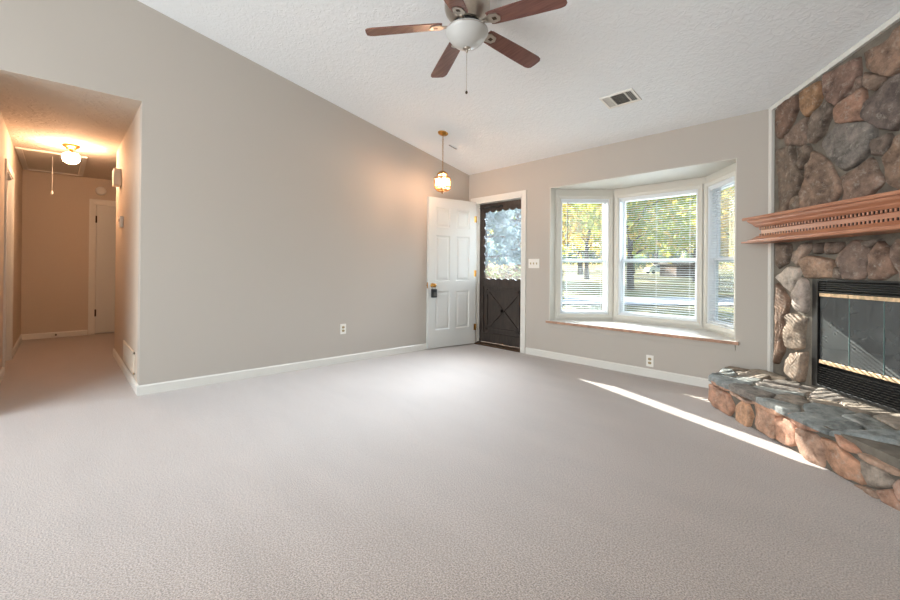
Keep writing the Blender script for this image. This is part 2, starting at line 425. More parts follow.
def casing(name, P, u0, u1, z1, label, wd=0.065, th=0.016, z0=0.0, bottom=False):
    """P(u, d, z) -> point; u along the wall, d towards the room"""
    mb = MB()
    prof = [(0, 0), (0, th * .6), (wd * .25, th * .75), (wd * .7, th), (wd, th * .9), (wd, 0)]

    def bar(uA, vA, uB, vB, inward):   # mitred bar made of profile sections
        pass
    path = [(u0, z0), (u0, z1), (u1, z1), (u1, z0)]
    dirs = [(-1, 0), (-1, 1), (1, 1), (1, 0)]
    if bottom:
        dirs = [(-1, -1), (-1, 1), (1, 1), (1, -1)]
    rings = []
    for (u, z), (a, b) in zip(path, dirs):
        rings.append([mb.bm.verts.new(P(u + a * q, d, z + b * q)) for q, d in prof])
    seq = rings + ([rings[0]] if bottom else [])
    for r0, r1 in zip(seq, seq[1:]):
        for k in range(len(prof)): mb.face([r0[k], r0[(k + 1) % len(prof)], r1[(k + 1) % len(prof)], r1[k]], 'white')
    if not bottom: mb.face(rings[0], 'white'); mb.face(rings[-1][::-1], 'white')
    return mb


PF = lambda u, d, z: Vector((u, WW - d, z))
struct(casing('x', PF, DX0, DX1, DZ1, ''), 'trim_1', 'white', 'white moulded casing round the front entry door', 'door trim')
PB = lambda u, d, z: Vector((BW + d, u, z))
struct(casing('x', PB, BD0, BD1, BDZ, ''), 'trim_2', 'white', 'white casing round the closed door at the hallway end', 'door trim')
PL = lambda u, d, z: Vector((u, HL + d, z))
mb = casing('x', PL, LD0, LD1, 2.07, '')
mb.box((LD0 - .0, HL - .12, 0), (LD0 + .018, HL, 2.07)); mb.box((LD1 - .018, HL - .12, 0), (LD1, HL, 2.07)); mb.box((LD0, HL - .12, 2.052), (LD1, HL, 2.07))
struct(mb, 'trim_3', 'white', 'white casing of the open doorway on the hallway left wall', 'door trim')
mb = MB(); mb.box((DX0 - .0, WW, 0), (DX0 + .02, WW + T, DZ1)); mb.box((DX1 - .02, WW, 0), (DX1, WW + T, DZ1)); mb.box((DX0, WW, DZ1 - .02), (DX1, WW + T, DZ1))
mb.box((DX0 + .02, WW + .055, 0), (DX0 + .032, WW + .09, DZ1 - .02)); mb.box((DX1 - .032, WW + .055, 0), (DX1 - .02, WW + .09, DZ1 - .02))
struct(mb, 'trim_4', 'white', 'white jamb lining the entry doorway', 'door jamb')
mb = MB(); mb.box((DX0 + .02, WW - .01, 0), (DX1 - .02, WW + .16, 0.022)); mb.box((DX0 + .02, WW + .05, 0.022), (DX1 - .02, WW + .10, 0.034))
struct(mb, 'trim_5', 'threshold', 'dark bronze threshold strip under the entry doorway', 'threshold', bevel=.004)

# ------------------------------------------------------------------ bay window
PA = [Vector((OX0, WW + 0.10, 0)), Vector((-2.44, 5.03, 0)), Vector((-1.426, 5.03, 0)), Vector((OX1, WW + 0.10, 0))]
BZ0, BZ1 = 0.460, 2.0918
mb = MB()                                                     # jambs between wall face and the flanks
mb.box((OX0 - .002, WW - .0015, BZ0 - .001), (OX0 + .006, WW + .22, BZ1)); mb.box((OX1 - .006, WW - .0015, BZ0 - .001), (OX1 + .002, WW + .22, BZ1)); mb.box((OX0 - .03, WW + T, BZ0 - .02), (OX0, WW + .22, BZ1 + .02)); mb.box((OX1, WW + T, BZ0 - .02), (OX1 + .03, WW + .22, BZ1 + .02))
struct(mb, 'trim_6', 'baywhite', 'white side jambs of the bay window opening', 'window jamb')
mb = MB()
bp_ = [Vector((OX0, WW - .0015, BZ1 - .006)), Vector((OX1, WW - .0015, BZ1 - .006)), Vector((OX1, WW + .2, BZ1 - .006)), Vector((-1.33, 5.17, BZ1 - .006)), Vector((-2.52, 5.18, BZ1 - .006)), Vector((OX0, WW + .2, BZ1 - .006))]
mb.prism(bp_, (0, 0, .0058))
mb.prism([Vector((OX0 - .02, WW + T + .001, BZ1)), Vector((OX1 + .02, WW + T + .001, BZ1)), Vector((OX1 + .02, WW + .2, BZ1)), Vector((-1.33, 5.17, BZ1)), Vector((-2.52, 5.18, BZ1)), Vector((OX0 - .02, WW + .2, BZ1))], (0, 0, .16))
struct(mb, 'ceiling_bay', 'baywhite', 'white ceiling of the bay window recess', 'ceiling')
mb = MB()
mb.prism([Vector((OX0 - .03, WW - .028, BZ0 - .028)), Vector((OX1 + .03, WW - .028, BZ0 - .028)), Vector((OX1 + .03, WW, BZ0 - .028)), Vector((OX1, WW, BZ0 - .028)), Vector((OX1, WW + .2, BZ0 - .028)), Vector((-1.33, 5.16, BZ0 - .028)),
          Vector((-2.52, 5.17, BZ0 - .028)), Vector((OX0, WW + .2, BZ0 - .028)), Vector((OX0, WW, BZ0 - .028)), Vector((OX0 - .03, WW, BZ0 - .028))], (0, 0, .028), 'sill')
mb.box((OX0 - .03, WW - .033, BZ0 - .028), (OX1 + .03, WW - .028, BZ0 - .002), 'silledge')
struct(mb, 'trim_7', 'sill', 'white bay window sill with a bare worn wooden front edge', 'window sill')
mb = MB(); prof = [(0, 0), (.010, 0), (.014, .04), (.02, .055), (0, .055)]
mb.prism([Vector((OX0, WW - u, BZ0 - .085 + v)) for u, v in prof], (OX1 - OX0, 0, 0), 'wall')
struct(mb, 'trim_8', 'wall', 'beige painted apron moulding under the bay sill', 'window apron')

WLAB = {1: ('left angled', 'left'), 2: ('wide middle', 'middle'), 3: ('right angled', 'right')}


def bay_unit(i, A_, B_, mL, mR, blind_tilt):
    """wall panel from A_ to B_ (interior face), with a double-hung window and its blind"""
    d = B_ - A_; W = d.length; ux = d.normalized(); nin = Vector((ux.y, -ux.x, 0))
    if nin.y > 0: nin = -nin
    P = lambda u, dd, z: A_ + ux * u + nin * dd + Vector((0, 0, z))

    def bx(mb, u0, u1, d0, d1, z0, z1, m=None):
        mb.hexa([P(u0, d0, z0), P(u1, d0, z0), P(u1, d1, z0), P(u0, d1, z0), P(u0, d0, z1), P(u1, d0, z1), P(u1, d1, z1), P(u0, d1, z1)], m)
    u0, u1 = mL, W - mR; z0, z1 = BZ0 + .075, BZ1 - .125
    a, b = WLAB[i]
    root = empty('window_%d' % i, P(W / 2, 0, BZ0), '%s white double-hung window of the bay' % a, 'window', kind='structure')
    inv = Matrix.Translation(-root.location)

    def part(mb, name, m, parent=root, bevel=0.0, label=None):
        mb.bm.transform(inv if parent is root else inv)
        o = mb.build(name, m, parent, bevel)
        if label: o['label'] = label
        return o
    mb = MB()
    bx(mb, -.02, u0, 0, -.10, BZ0 - .1, BZ1 + .02); bx(mb, u1, W + .02, 0, -.10, BZ0 - .1, BZ1 + .02); bx(mb, u0, u1, 0, -.10, BZ0 - .1, z0); bx(mb, u0, u1, 0, -.10, z1, BZ1 + .02)
    part(mb, 'surround', 'baywhite')
    cs = casing('x', P, u0, u1, z1, '', wd=.048, th=.02, z0=z0, bottom=True); part(cs, 'window_casing', 'baywhite')
    mb = MB(); f = .014
    bx(mb, u0, u0 + f, -.0, -.10, z0, z1); bx(mb, u1 - f, u1, -.0, -.10, z0, z1); bx(mb, u0 + f, u1 - f, -.0, -.10, z0, z0 + f); bx(mb, u0 + f, u1 - f, -.0, -.10, z1 - f, z1)
    part(mb, 'window_frame', 'sashwhite')
    zm = 1.20; g0, g1 = u0 + f, u1 - f
    for nm, za, zb_, dd in (('lower_sash', z0 + f, zm + .02, -.055), ('upper_sash', zm - .02, z1 - f, -.082)):
        mb = MB(); s_ = .027
        bx(mb, g0, g0 + s_, dd, dd - .024, za, zb_); bx(mb, g1 - s_, g1, dd, dd - .024, za, zb_)
        bx(mb, g0 + s_, g1 - s_, dd, dd - .024, za, za + s_ * 1.1); bx(mb, g0 + s_, g1 - s_, dd, dd - .024, zb_ - s_, zb_)
        so_ = part(mb, nm, 'sashwhite')
        mb = MB(); bx(mb, g0 + s_, g1 - s_, dd - .010, dd - .013, za + s_, zb_ - s_)
        part(mb, 'glass_pane', 'glass', so_)
    # ---- blind: hangs inside the frame
    bl = empty('venetian_blind', P(W / 2, -.02, z1), 'white slatted venetian blind hanging in the %s bay window' % b, 'blind', 'venetian blinds in the bay window')
    inv2 = Matrix.Translation(-bl.location)

    def bpart(mb, name, m):
        mb.bm.transform(inv2); return mb.build(name, m, bl)
    b0, b1 = g0 + .004, g1 - .004
    mb = MB(); bx(mb, b0, b1, -.008, -.036, z1 - f - .030, z1 - f - .001); bpart(mb, 'head_rail', 'sashwhite')
    mb = MB(); bx(mb, b0, b1, -.010, -.034, z0 + f + .004, z0 + f + .018); bpart(mb, 'bottom_rail', 'sashwhite')
    mb = MB(); zz = z0 + f + .036; pitch_ = .0255; hw = .0130; ct, st = math.cos(blind_tilt), math.sin(blind_tilt)
    while zz < z1 - f - .038:
        pts = []
        for q, bow in ((-1, 0), (0, .0022), (1, 0)):
            dd = -.0225 + q * hw * ct; z_ = zz + q * hw * st * -1 + bow
            pts.append((dd, z_))
        for k in range(2):
            (da, za), (db, zb2) = pts[k], pts[k + 1]
            mb.hexa([P(b0, da, za), P(b1, da, za), P(b1, db, zb2), P(b0, db, zb2), P(b0, da, za + .0008), P(b1, da, za + .0008), P(b1, db, zb2 + .0008), P(b0, db, zb2 + .0008)], 'blind')
        zz += pitch_
    bpart(mb, 'slats', 'blind')
    mb = MB()
    for fr in ((.12, .88) if W < .8 else (.08, .5, .92)):
        uu = b0 + (b1 - b0) * fr
        for dd in (-.0095, -.0355): mb.tube([P(uu, dd, z0 + f + .015), P(uu, dd, z1 - f - .03)], .0009, 'sashwhite', 4)
    bpart(mb, 'ladder_cords', 'sashwhite')
    mb = MB(); uu = b0 + .07 if i != 2 else b0 + .05; mb.tube([P(uu, -.003, z1 - f - .03), P(uu, .004, z1 - .62)], .0035, 'bronze' if i == 1 else 'sashwhite', 6)
    bpart(mb, 'tilt_wand', 'bronze' if i == 1 else 'sashwhite')
    return root


bay_unit(1, PA[0], PA[1], 0.075, 0.054, R(3))
bay_unit(2, PA[1], PA[2], 0.070, 0.070, R(3))
bay_unit(3, PA[2], PA[3], 0.060, 0.060, R(3))

# ------------------------------------------------------------------ entry door (open against the left wall)
hinge = Vector((DX0 + .022, WW - .006, 0)); tipd = Vector((-4.322, 3.60, 0)); dd_ = (tipd - hinge); DW = 0.805
ang = math.atan2(dd_.y, dd_.x)
d1 = empty('door_1', hinge, 'open white six-panel entry door swung against the left wall', 'door', kind='structure', rz=ang)
# local: x along the slab from hinge, y: thickness (room face at +y), z up
DZ0, DH = .016, 2.032


def six_panel(W, H_, th, sides=(1, -1)):
    mb = MB(); st = .115; mid = .105
    rows = [(.24, .76), (.90, 1.52), (1.63, 1.90)]
    us = [0, st, W / 2 - mid / 2, W / 2 + mid / 2, W - st, W]
    zs = [0] + [v for r_ in rows for v in r_] + [H_]
    panels = {(1, 1), (3, 1), (1, 3), (3, 3), (1, 5), (3, 5)}
    for sgn in sides:
        yy = th / 2 * sgn
        for i in range(5):
            for j in range(len(zs) - 1):
                ua, ub, za, zb2 = us[i], us[i + 1], zs[j], zs[j + 1]
                if (i, j) in panels:
                    steps = [(0, 0), (.012, .010), (.024, .010), (.045, .003)]
                    rings = []
                    for ins, dp in steps:
                        rings.append([mb.bm.verts.new((u_, yy - sgn * dp, z_)) for u_, z_ in ((ua + ins, za + ins), (ub - ins, za + ins), (ub - ins, zb2 - ins), (ua + ins, zb2 - ins))])
                    for r0, r1 in zip(rings, rings[1:]):
                        for k in range(4): mb.face([r0[k], r0[(k + 1) % 4], r1[(k + 1) % 4], r1[k]], 'white')
                    mb.face(rings[-1], 'white')
                else:
                    mb.face([mb.bm.verts.new((u_, yy, z_)) for u_, z_ in ((ua, za), (ub, za), (ub, zb2), (ua, zb2))], 'white')
    h = th / 2
    for q in ([(0, -h, 0), (0, h, 0), (0, h, H_), (0, -h, H_)], [(W, -h, 0), (W, h, 0), (W, h, H_), (W, -h, H_)], [(0, -h, 0), (W, -h, 0), (W, h, 0), (0, h, 0)], [(0, -h, H_), (W, -h, H_), (W, h, H_), (0, h, H_)]):
        mb.face([mb.bm.verts.new(v) for v in q], 'white')
    bmesh.ops.remove_doubles(mb.bm, verts=mb.bm.verts[:], dist=1e-5)
    return mb


# the slab stands on the wall side of the hinge line: the room face is the one with outward normal towards +X
slab = six_panel(DW, DH, .044); slab.bm.transform(Matrix.Translation((0, 0, DZ0)))
slab.build('door_panel', 'door', d1)
fs = 1  # local +y points to +X side when ang ~ -95 deg: y axis = (-sin, cos) -> (+, -)
kn = MB(); kc = Vector((DW - .065, 0, .86))
Xk = Matrix.Translation((kc.x, .022, kc.z)) @ Matrix.Rotation(R(-90), 4, 'X')
kn.lathe([(0, -.001), (.032, -.001), (.032, .006), (.012, .010), (.011, .03), (.022, .036), (.028, .05), (.024, .064), (0, .068)], 'brass', 20); kn.bm.transform(Xk)
kn.build('door_knob', 'brass', d1)
kn = MB(); kn.box((DW - .001, -.012, .82), (DW + .002, .012, .90)); kn.box((DW, -.006, .85), (DW + .011, .006, .87)); kn.build('latch_plate', 'brass', d1)
for zh in (.25, 1.02, 1.80):
    hm = MB(); hm.tube([(-.004, .026, zh - .045), (-.004, .026, zh + .045)], .006, None, 8); hm.box((0, .0215, zh - .045), (.03, .0235, zh + .045)); hm.build('hinge', 'brass', d1)
# lockbox hanging from the knob
Md = Matrix.Translation(hinge) @ Matrix.Rotation(ang, 4, 'Z')
lb = empty('lockbox', Md @ Vector((DW - .065, .064, .76)), 'black realtor lockbox hanging from the brass knob of the open entry door', 'lockbox', rz=ang)
m_ = MB(); m_.box((-.036, -.024, -.062), (.036, .024, .052)); m_.build('body', 'lockbox', lb, bevel=.008)
m_ = MB(); m_.tube([(-.022, 0, .05), (-.022, 0, .085), (-.012, 0, .103), (.012, 0, .103), (.022, 0, .085), (.022, 0, .05)], .0045, None, 8); m_.build('shackle', 'nickel', lb)
m_ = MB()
for q in range(3):
    for r_ in range(3): m_.box((-.022 + q * .016, .024, -.042 + r_ * .018), (-.010 + q * .016, .0265, -.030 + r_ * .018))
m_.build('keypad', 'darkgrey', lb)

# storm door
SY = WW + T - .042
sx0, sx1 = DX0 + .022, DX1 - .022
sdr = empty('door_2', (sx0, SY, .0), 'dark brown storm door with scalloped glass and crossbuck lower panel', 'storm door', kind='structure')
inv = Matrix.Translation((-sx0, -SY, 0))


def sp(mb, name, m, parent=sdr, bevel=0.0):
    mb.bm.transform(inv); return mb.build(name, m, parent, bevel)


ST = .038; gz0, gz1 = .935, 1.935; stl = .072; str_ = .045
mb = MB(); mb.box((sx0, SY, .035), (sx0 + stl, SY + ST, 2.03)); mb.box((sx1 - str_, SY, .035), (sx1, SY + ST, 2.03)); mb.box((sx0 + stl, SY, gz1), (sx1 - str_, SY + ST, 2.03))
mb.box((sx0 + stl, SY, gz0 - .10), (sx1 - str_, SY + ST, gz0)); mb.box((sx0 + stl, SY, .035), (sx1 - str_, SY + ST, .17)); sp(mb, 'door_frame', 'stormwood', bevel=.003)
mb = MB(); px0, px1, pz0, pz1 = sx0 + stl, sx1 - str_, .17, gz0 - .10
mb.box((px0, SY + .018, pz0), (px1, SY + .030, pz1)); sp(mb, 'lower_panel', 'stormwood')
mb = MB(); fwid = .028; a0, a1, c0, c1 = px0 + .05, px1 - .05, pz0 + .05, pz1 - .05
mb.box((a0, SY + .004, c0), (a0 + fwid, SY + .02, c1)); mb.box((a1 - fwid, SY + .004, c0), (a1, SY + .02, c1)); mb.box((a0, SY + .004, c0), (a1, SY + .02, c0 + fwid)); mb.box((a0, SY + .004, c1 - fwid), (a1, SY + .02, c1))
for (p, q) in (((a0, c0), (a1, c1)), ((a0, c1), (a1, c0))):
    v = Vector((q[0] - p[0], 0, q[1] - p[1])); n_ = Vector((-v.z, 0, v.x)).normalized() * .024
    pa = Vector((p[0], SY + .006, p[1])); pb = Vector((q[0], SY + .006, q[1]))
    mb.prism([pa - n_, pb - n_, pb + n_, pa + n_], (0, .012, 0))
sp(mb, 'crossbuck', 'stormwood')
mb = MB(); mb.box((px0 - .003, SY + .017, gz0 - .003), (px1 + .003, SY + .021, gz1 + .003)); sp(mb, 'glass_pane', 'stormglass')
# scalloped edging round the glass
mb = MB()


def scallop(p0, p1, inward, n, depth=.03, base=.012):
    p0 = Vector(p0); p1 = Vector(p1); inward = Vector(inward); top = []; steps = n * 8
    for k in range(steps + 1):
        t = k / steps; s_ = abs(math.sin(math.pi * n * t)); top.append(p0.lerp(p1, t) + inward * (base + depth * (s_ ** .7)))
    for k in range(steps):
        a, b = p0.lerp(p1, k / steps), p0.lerp(p1, (k + 1) / steps)
        mb.prism([a, b, top[k + 1], top[k]], (0, .010, 0))


yy = SY + .004
scallop((px0, yy, gz1), (px1, yy, gz1), (0, 0, -1), 6); scallop((px0, yy, gz0), (px1, yy, gz0), (0, 0, 1), 6, .014, .004)
scallop((px0, yy, gz0), (px0, yy, gz1), (1, 0, 0), 8, .024); scallop((px1, yy, gz0), (px1, yy, gz1), (-1, 0, 0), 8, .010, .004)
sp(mb, 'scalloped_trim', 'stormwood')
mb = MB(); mb.tube([(sx0 + .12, SY - .03, 1.965), (sx0 + .42, SY - .03, 1.965)], .014, None, 10); mb.tube([(sx0 + .02, SY - .03, 1.965), (sx0 + .12, SY - .03, 1.965)], .005, None, 8); mb.box((sx0 + .40, SY - .04, 1.95), (sx0 + .43, SY, 1.98))
sp(mb, 'door_closer', 'blackmetal')
mb = MB(); mb.tube([(sx1 - .02, SY, 1.06), (sx1 - .02, SY - .04, 1.06)], .008, None, 8); mb.box((sx1 - .028, SY - .045, 1.0), (sx1 - .012, SY - .035, 1.10)); sp(mb, 'door_handle', 'blackmetal')

# hall end door
hd = empty('door_3', (BW, BD0, 0), 'closed plain white door at the end of the hallway', 'door', kind='structure')
inv3 = Matrix.Translation((-BW, -BD0, 0))


def hp(mb, name, m, bevel=0):
    mb.bm.transform(inv3); return mb.build(name, m, hd, bevel)


mb = MB(); mb.box((BW - .10, BD0, 0), (BW - .0, BD0 + .018, BDZ)); mb.box((BW - .10, BD1 - .018, 0), (BW, BD1, BDZ)); mb.box((BW - .10, BD0, BDZ - .018), (BW, BD1, BDZ)); hp(mb, 'jamb', 'white')
mb = MB(); mb.box((BW - .045, BD0 + .021, .012), (BW - .008, BD1 - .021, BDZ - .021)); hp(mb, 'door_panel', 'door', .002)
for zh in (.34, 1.82):
    mb = MB(); mb.tube([(BW - .003, BD0 + .02, zh - .055), (BW - .003, BD0 + .02, zh + .055)], .011, None, 8); hp(mb, 'hinge', 'bronze')
mb = MB(); mb.lathe([(0, 0), (.03, 0), (.03, .006), (.01, .01), (.01, .03), (.026, .045), (.02, .06), (0, .062)], None, 16); mb.bm.transform(Matrix.Translation((BW - .008, BD1 - .09, .95)) @ Matrix.Rotation(R(90), 4, 'Y')); hp(mb, 'door_knob', 'brass')

# ------------------------------------------------------------------ fireplace
FD = Vector((math.sqrt(.5), -math.sqrt(.5), 0)); FN = Vector((-math.sqrt(.5), -math.sqrt(.5), 0)); FO = Vector((K, WW, 0))
FP = lambda s, z, d=0.0: FO + FD * s + FN * d + Vector((0, 0, z))
SMAX = (RX - K) * math.sqrt(2)
fire = empty('fireplace', FP(.97, 0, 0), 'corner field-stone fireplace with stone hearth and glass firebox doors', 'fireplace')
FINV = Matrix.Translation(-fire.location)


def fpart(mb, name, m, parent=None, bevel=0.0, label=None):
    mb.bm.transform(FINV); o = mb.build(name, m, parent or fire, bevel)
    if label: o['label'] = label
    return o


FC = lambda s: zceil(WW - s * math.sqrt(.5))
FB0, FB1, FZ0, FZ1 = .462, 1.50, .254, 1.028
rnd = random.Random(5)


def sq(c): return lin(c)


class Stones:
    def __init__(s):
        s.mb = MB(); s.lay = s.mb.bm.loops.layers.float_color.new('stone_colour')

    def paint(s, f, c):
        for l in f.loops: l[s.lay] = c

    def stone(s, poly, Pf, colr, depth=.035, rough=1.0, seed=0, grow=.011):
        """poly: 2d points; Pf(a, b, d) -> 3d; builds one rounded rock with a broken outline"""
        n0 = len(poly); cx = sum(p[0] for p in poly) / n0; cy = sum(p[1] for p in poly) / n0
        size = max(max(abs(p[0] - cx) for p in poly), max(abs(p[1] - cy) for p in poly))
        out = []
        for i in range(n0):
            a, b = poly[i], poly[(i + 1) % n0]; L_ = math.hypot(b[0] - a[0], b[1] - a[1]); k = max(1, int(L_ / .028))
            for j in range(k):
                t = j / k
                x = a[0] + (b[0] - a[0]) * t; y = a[1] + (b[1] - a[1]) * t
                v = noise.noise_vector(Vector((x * 22 + seed, y * 22, seed * 1.7)))
                e = .010 * rough * min(1, size / .08)
                if j: x += v.x * e; y += v.y * e
                out.append((x, y))
        n = len(out)
        # smooth the corners a touch
        sm = []
        for i in range(n):
            a, b, c = out[i - 1], out[i], out[(i + 1) % n]
            sm.append((b[0] * .8 + (a[0] + c[0]) * .1, b[1] * .8 + (a[1] + c[1]) * .1))
        out = sm
        tilt = (rnd.uniform(-.12, .12), rnd.uniform(-.12, .12))
        rings = []
        msz = sum(math.hypot(x - cx, y - cy) for x, y in out) / n
        g_ = 1 + grow / msz; i1 = 1 - .005 / msz; i2 = 1 - .011 / msz
        for sc, dp in ((g_, -.012), (g_, depth * .5), (g_ * i1, depth * .85), (g_ * i2, depth), (.66, depth * 1.03), (.33, depth * 1.04)):
            ring = []
            for (x, y) in out:
                px = cx + (x - cx) * sc; py = cy + (y - cy) * sc
                dd = dp
                if dp > 0:
                    dd += (px - cx) * tilt[0] + (py - cy) * tilt[1]
                    dd += (noise.fractal(Vector((px * 9 + seed * 3.1, py * 9, seed)), .6, 2.2, 4)) * .013 * rough * min(1, size / .06)
                    dd = max(dd, .004)
                ring.append(s.mb.bm.verts.new(Pf(px, py, dd)))
            rings.append(ring)
        cv = s.mb.bm.verts.new(Pf(cx, cy, depth * 1.04 + noise.fractal(Vector((cx * 9 + seed * 3.1, cy * 9, seed)), .6, 2.2, 4) * .013 * rough))
        for r0, r1 in zip(rings, rings[1:]):
            for k in range(n):
                f = s.mb.face([r0[k], r0[(k + 1) % n], r1[(k + 1) % n], r1[k]], 'stone')
                if f: s.paint(f, colr); f.smooth = True
        for k in range(n):
            f = s.mb.face([rings[-1][k], rings[-1][(k + 1) % n], cv], 'stone')
            if f: s.paint(f, colr); f.smooth = True


def clip(poly, px, py, nx, ny):
    out = []
    for i in range(len(poly)):
        a, b = poly[i], poly[(i + 1) % len(poly)]
        da = (a[0] - px) * nx + (a[1] - py) * ny; db = (b[0] - px) * nx + (b[1] - py) * ny
        if da <= 0: out.append(a)
        if (da < 0) != (db < 0) and abs(da - db) > 1e-9:
            t = da / (da - db); out.append((a[0] + (b[0] - a[0]) * t, a[1] + (b[1] - a[1]) * t))
    return out


def voronoi(seeds, bounds, gap):
    res = []
    for i, (x, y) in enumerate(seeds):
        poly = list(bounds)
        for j, (u, v) in enumerate(seeds):
            if i == j or not poly: continue
            nx, ny = u - x, v - y; L_ = math.hypot(nx, ny)
            if L_ > 1.2: continue
            nx /= L_; ny /= L_
            poly = clip(poly, (x + u) / 2 - nx * gap / 2, (y + v) / 2 - ny * gap / 2, nx, ny)
        # drop needle-short edges
        q = []
        for p in poly:
            if not q or math.hypot(p[0] - q[-1][0], p[1] - q[-1][1]) > .012: q.append(p)
        if len(q) > 2: res.append(q)
    return res


def scatter(x0, x1, y0, y1, dx, dy, rnd, jit=.34):
    pts = []; j = 0; y = y0 + dy / 2
    while y < y1:
        x = x0 + dx * (.5 if j % 2 else .15)
        while x < x1:
            pts.append((x + rnd.uniform(-jit, jit) * dx, y + rnd.uniform(-jit, jit) * dy)); x += dx * rnd.uniform(.8, 1.25)
        y += dy; j += 1
    return pts


# traced from the photograph, in chimney-wall coordinates (run along the wall, height)
FACE = [
    ((118,92,76), [(0.105, 2.416), (0.207, 2.433), (0.324, 2.441), (0.310, 2.338), (0.270, 2.266), (0.183, 2.176), (0.106, 2.192)]),
    ((150,112,74), [(0.375, 2.447), (0.518, 2.459), (0.541, 2.383), (0.524, 2.322), (0.480, 2.266), (0.416, 2.252), (0.375, 2.313)]),
    ((122,102,88), [(0.331, 2.214), (0.416, 2.237), (0.417, 2.134), (0.371, 2.048), (0.200, 2.098), (0.210, 2.176)]),
    ((118,104,92), [(0.541, 2.286), (0.600, 2.287), (0.641, 2.212), (0.542, 2.069), (0.481, 2.037), (0.440, 2.057), (0.430, 2.217)]),
    ((130,102,88), [(0.582, 2.484), (0.819, 2.483), (0.823, 2.366), (0.726, 2.270), (0.656, 2.241), (0.583, 2.341)]),
    ((144,108,86), [(0.672, 2.214), (0.854, 2.274), (0.866, 2.172), (0.856, 2.066), (0.692, 2.111)]),
    ((122,102,90), [(0.748, 2.269), (0.833, 2.348), (0.862, 2.332), (0.854, 2.286), (0.770, 2.273)]),
    ((138,110,90), [(0.860, 2.497), (0.959, 2.490), (1.126, 2.542), (1.143, 2.323), (1.040, 2.272), (0.921, 2.352), (0.867, 2.410)]),
    ((130,108,92), [(0.874, 2.361), (0.994, 2.282), (0.948, 2.221), (0.869, 2.281)]),
    ((106,94,88), [(0.895, 2.160), (0.935, 2.195), (1.041, 2.248), (1.166, 2.243), (1.167, 2.001), (1.101, 1.985), (1.060, 1.934), (0.980, 1.978), (0.890, 2.073)]),
    ((122,116,110), [(0.542, 2.011), (0.678, 2.105), (0.917, 2.032), (0.929, 1.964), (0.918, 1.867), (0.802, 1.788), (0.729, 1.773), (0.627, 1.890)]),
    ((112,98,88), [(0.944, 1.910), (1.023, 1.919), (1.037, 1.893), (1.000, 1.806), (0.938, 1.821)]),
    ((116,100,86), [(0.113, 2.066), (0.272, 2.061), (0.303, 1.912), (0.382, 1.804), (0.354, 1.723), (0.232, 1.628), (0.193, 1.561), (0.118, 1.572)]),
    ((120,104,90), [(0.337, 2.035), (0.422, 2.029), (0.446, 1.973), (0.367, 1.873)]),
    ((134,110,92), [(0.464, 1.968), (0.586, 1.865), (0.714, 1.654), (0.644, 1.584), (0.613, 1.540), (0.412, 1.524), (0.393, 1.580), (0.378, 1.681), (0.419, 1.786), (0.396, 1.851)]),
    ((130,106,90), [(0.905, 1.804), (0.970, 1.674), (0.983, 1.641), (0.920, 1.582), (0.866, 1.547), (0.737, 1.555), (0.722, 1.727)]),
    ((134,108,88), [(1.072, 1.888), (1.167, 1.910), (1.180, 1.564), (1.102, 1.573), (1.026, 1.636), (0.989, 1.754)]),
    ((128,110,94), [(0.276, 1.656), (0.354, 1.662), (0.374, 1.575), (0.335, 1.542), (0.245, 1.554)]),
    ((112,96,84), [(0.128, 1.300), (0.248, 1.297), (0.258, 1.245), (0.228, 1.159), (0.132, 1.112)]),
    ((156,134,118), [(0.269, 1.239), (0.433, 1.294), (0.446, 1.259), (0.324, 1.134), (0.275, 1.174)]),
    ((100,86,76), [(0.487, 1.279), (0.556, 1.286), (0.565, 1.227), (0.495, 1.220)]),
    ((108,90,78), [(0.586, 1.288), (0.709, 1.284), (0.693, 1.213), (0.599, 1.209)]),
    ((118,98,86), [(0.686, 1.151), (0.724, 1.232), (0.772, 1.283), (0.833, 1.281), (0.894, 1.224), (0.883, 1.084), (0.849, 1.045), (0.740, 1.043), (0.729, 1.113)]),
    ((150,120,96), [(0.410, 1.171), (0.456, 1.200), (0.644, 1.166), (0.632, 1.047), (0.425, 1.040)]),
    ((108,92,80), [(0.659, 1.110), (0.710, 1.107), (0.717, 1.046), (0.659, 1.044)]),
    ((126,98,80), [(0.911, 1.192), (0.985, 1.266), (1.061, 1.169), (1.069, 1.085), (0.968, 1.044), (0.910, 1.046)]),
    ((110,98,88), [(0.847, 1.278), (0.959, 1.289), (0.901, 1.236)]),
    ((116,94,80), [(1.075, 1.239), (1.103, 1.276), (1.201, 1.289), (1.224, 1.047), (1.102, 1.050)]),
    ((180,168,156), [(0.122, 1.034), (0.218, 1.115), (0.344, 1.111), (0.354, 1.080), (0.251, 0.930)]),
    ((166,152,142), [(0.299, 0.927), (0.384, 1.031), (0.416, 0.998), (0.422, 0.804), (0.385, 0.774), (0.307, 0.809)]),
    ((124,97,78), [(0.119, 0.980), (0.166, 0.942), (0.246, 0.845), (0.218, 0.737), (0.201, 0.615), (0.191, 0.453), (0.128, 0.342)]),
    ((142,124,106), [(0.215, 0.721), (0.272, 0.747), (0.406, 0.727), (0.388, 0.629), (0.381, 0.512), (0.324, 0.490), (0.241, 0.494), (0.224, 0.594)]),
    ((136,116,98), [(0.205, 0.362), (0.275, 0.438), (0.410, 0.476), (0.402, 0.343), (0.379, 0.254), (0.256, 0.268), (0.204, 0.287)]),
]
for c_ in FACE: pass

mb = MB()                                                     # chimney wall core + mortar
prism_top = [FP(0, FC(0)), FP(SMAX, FC(SMAX))]


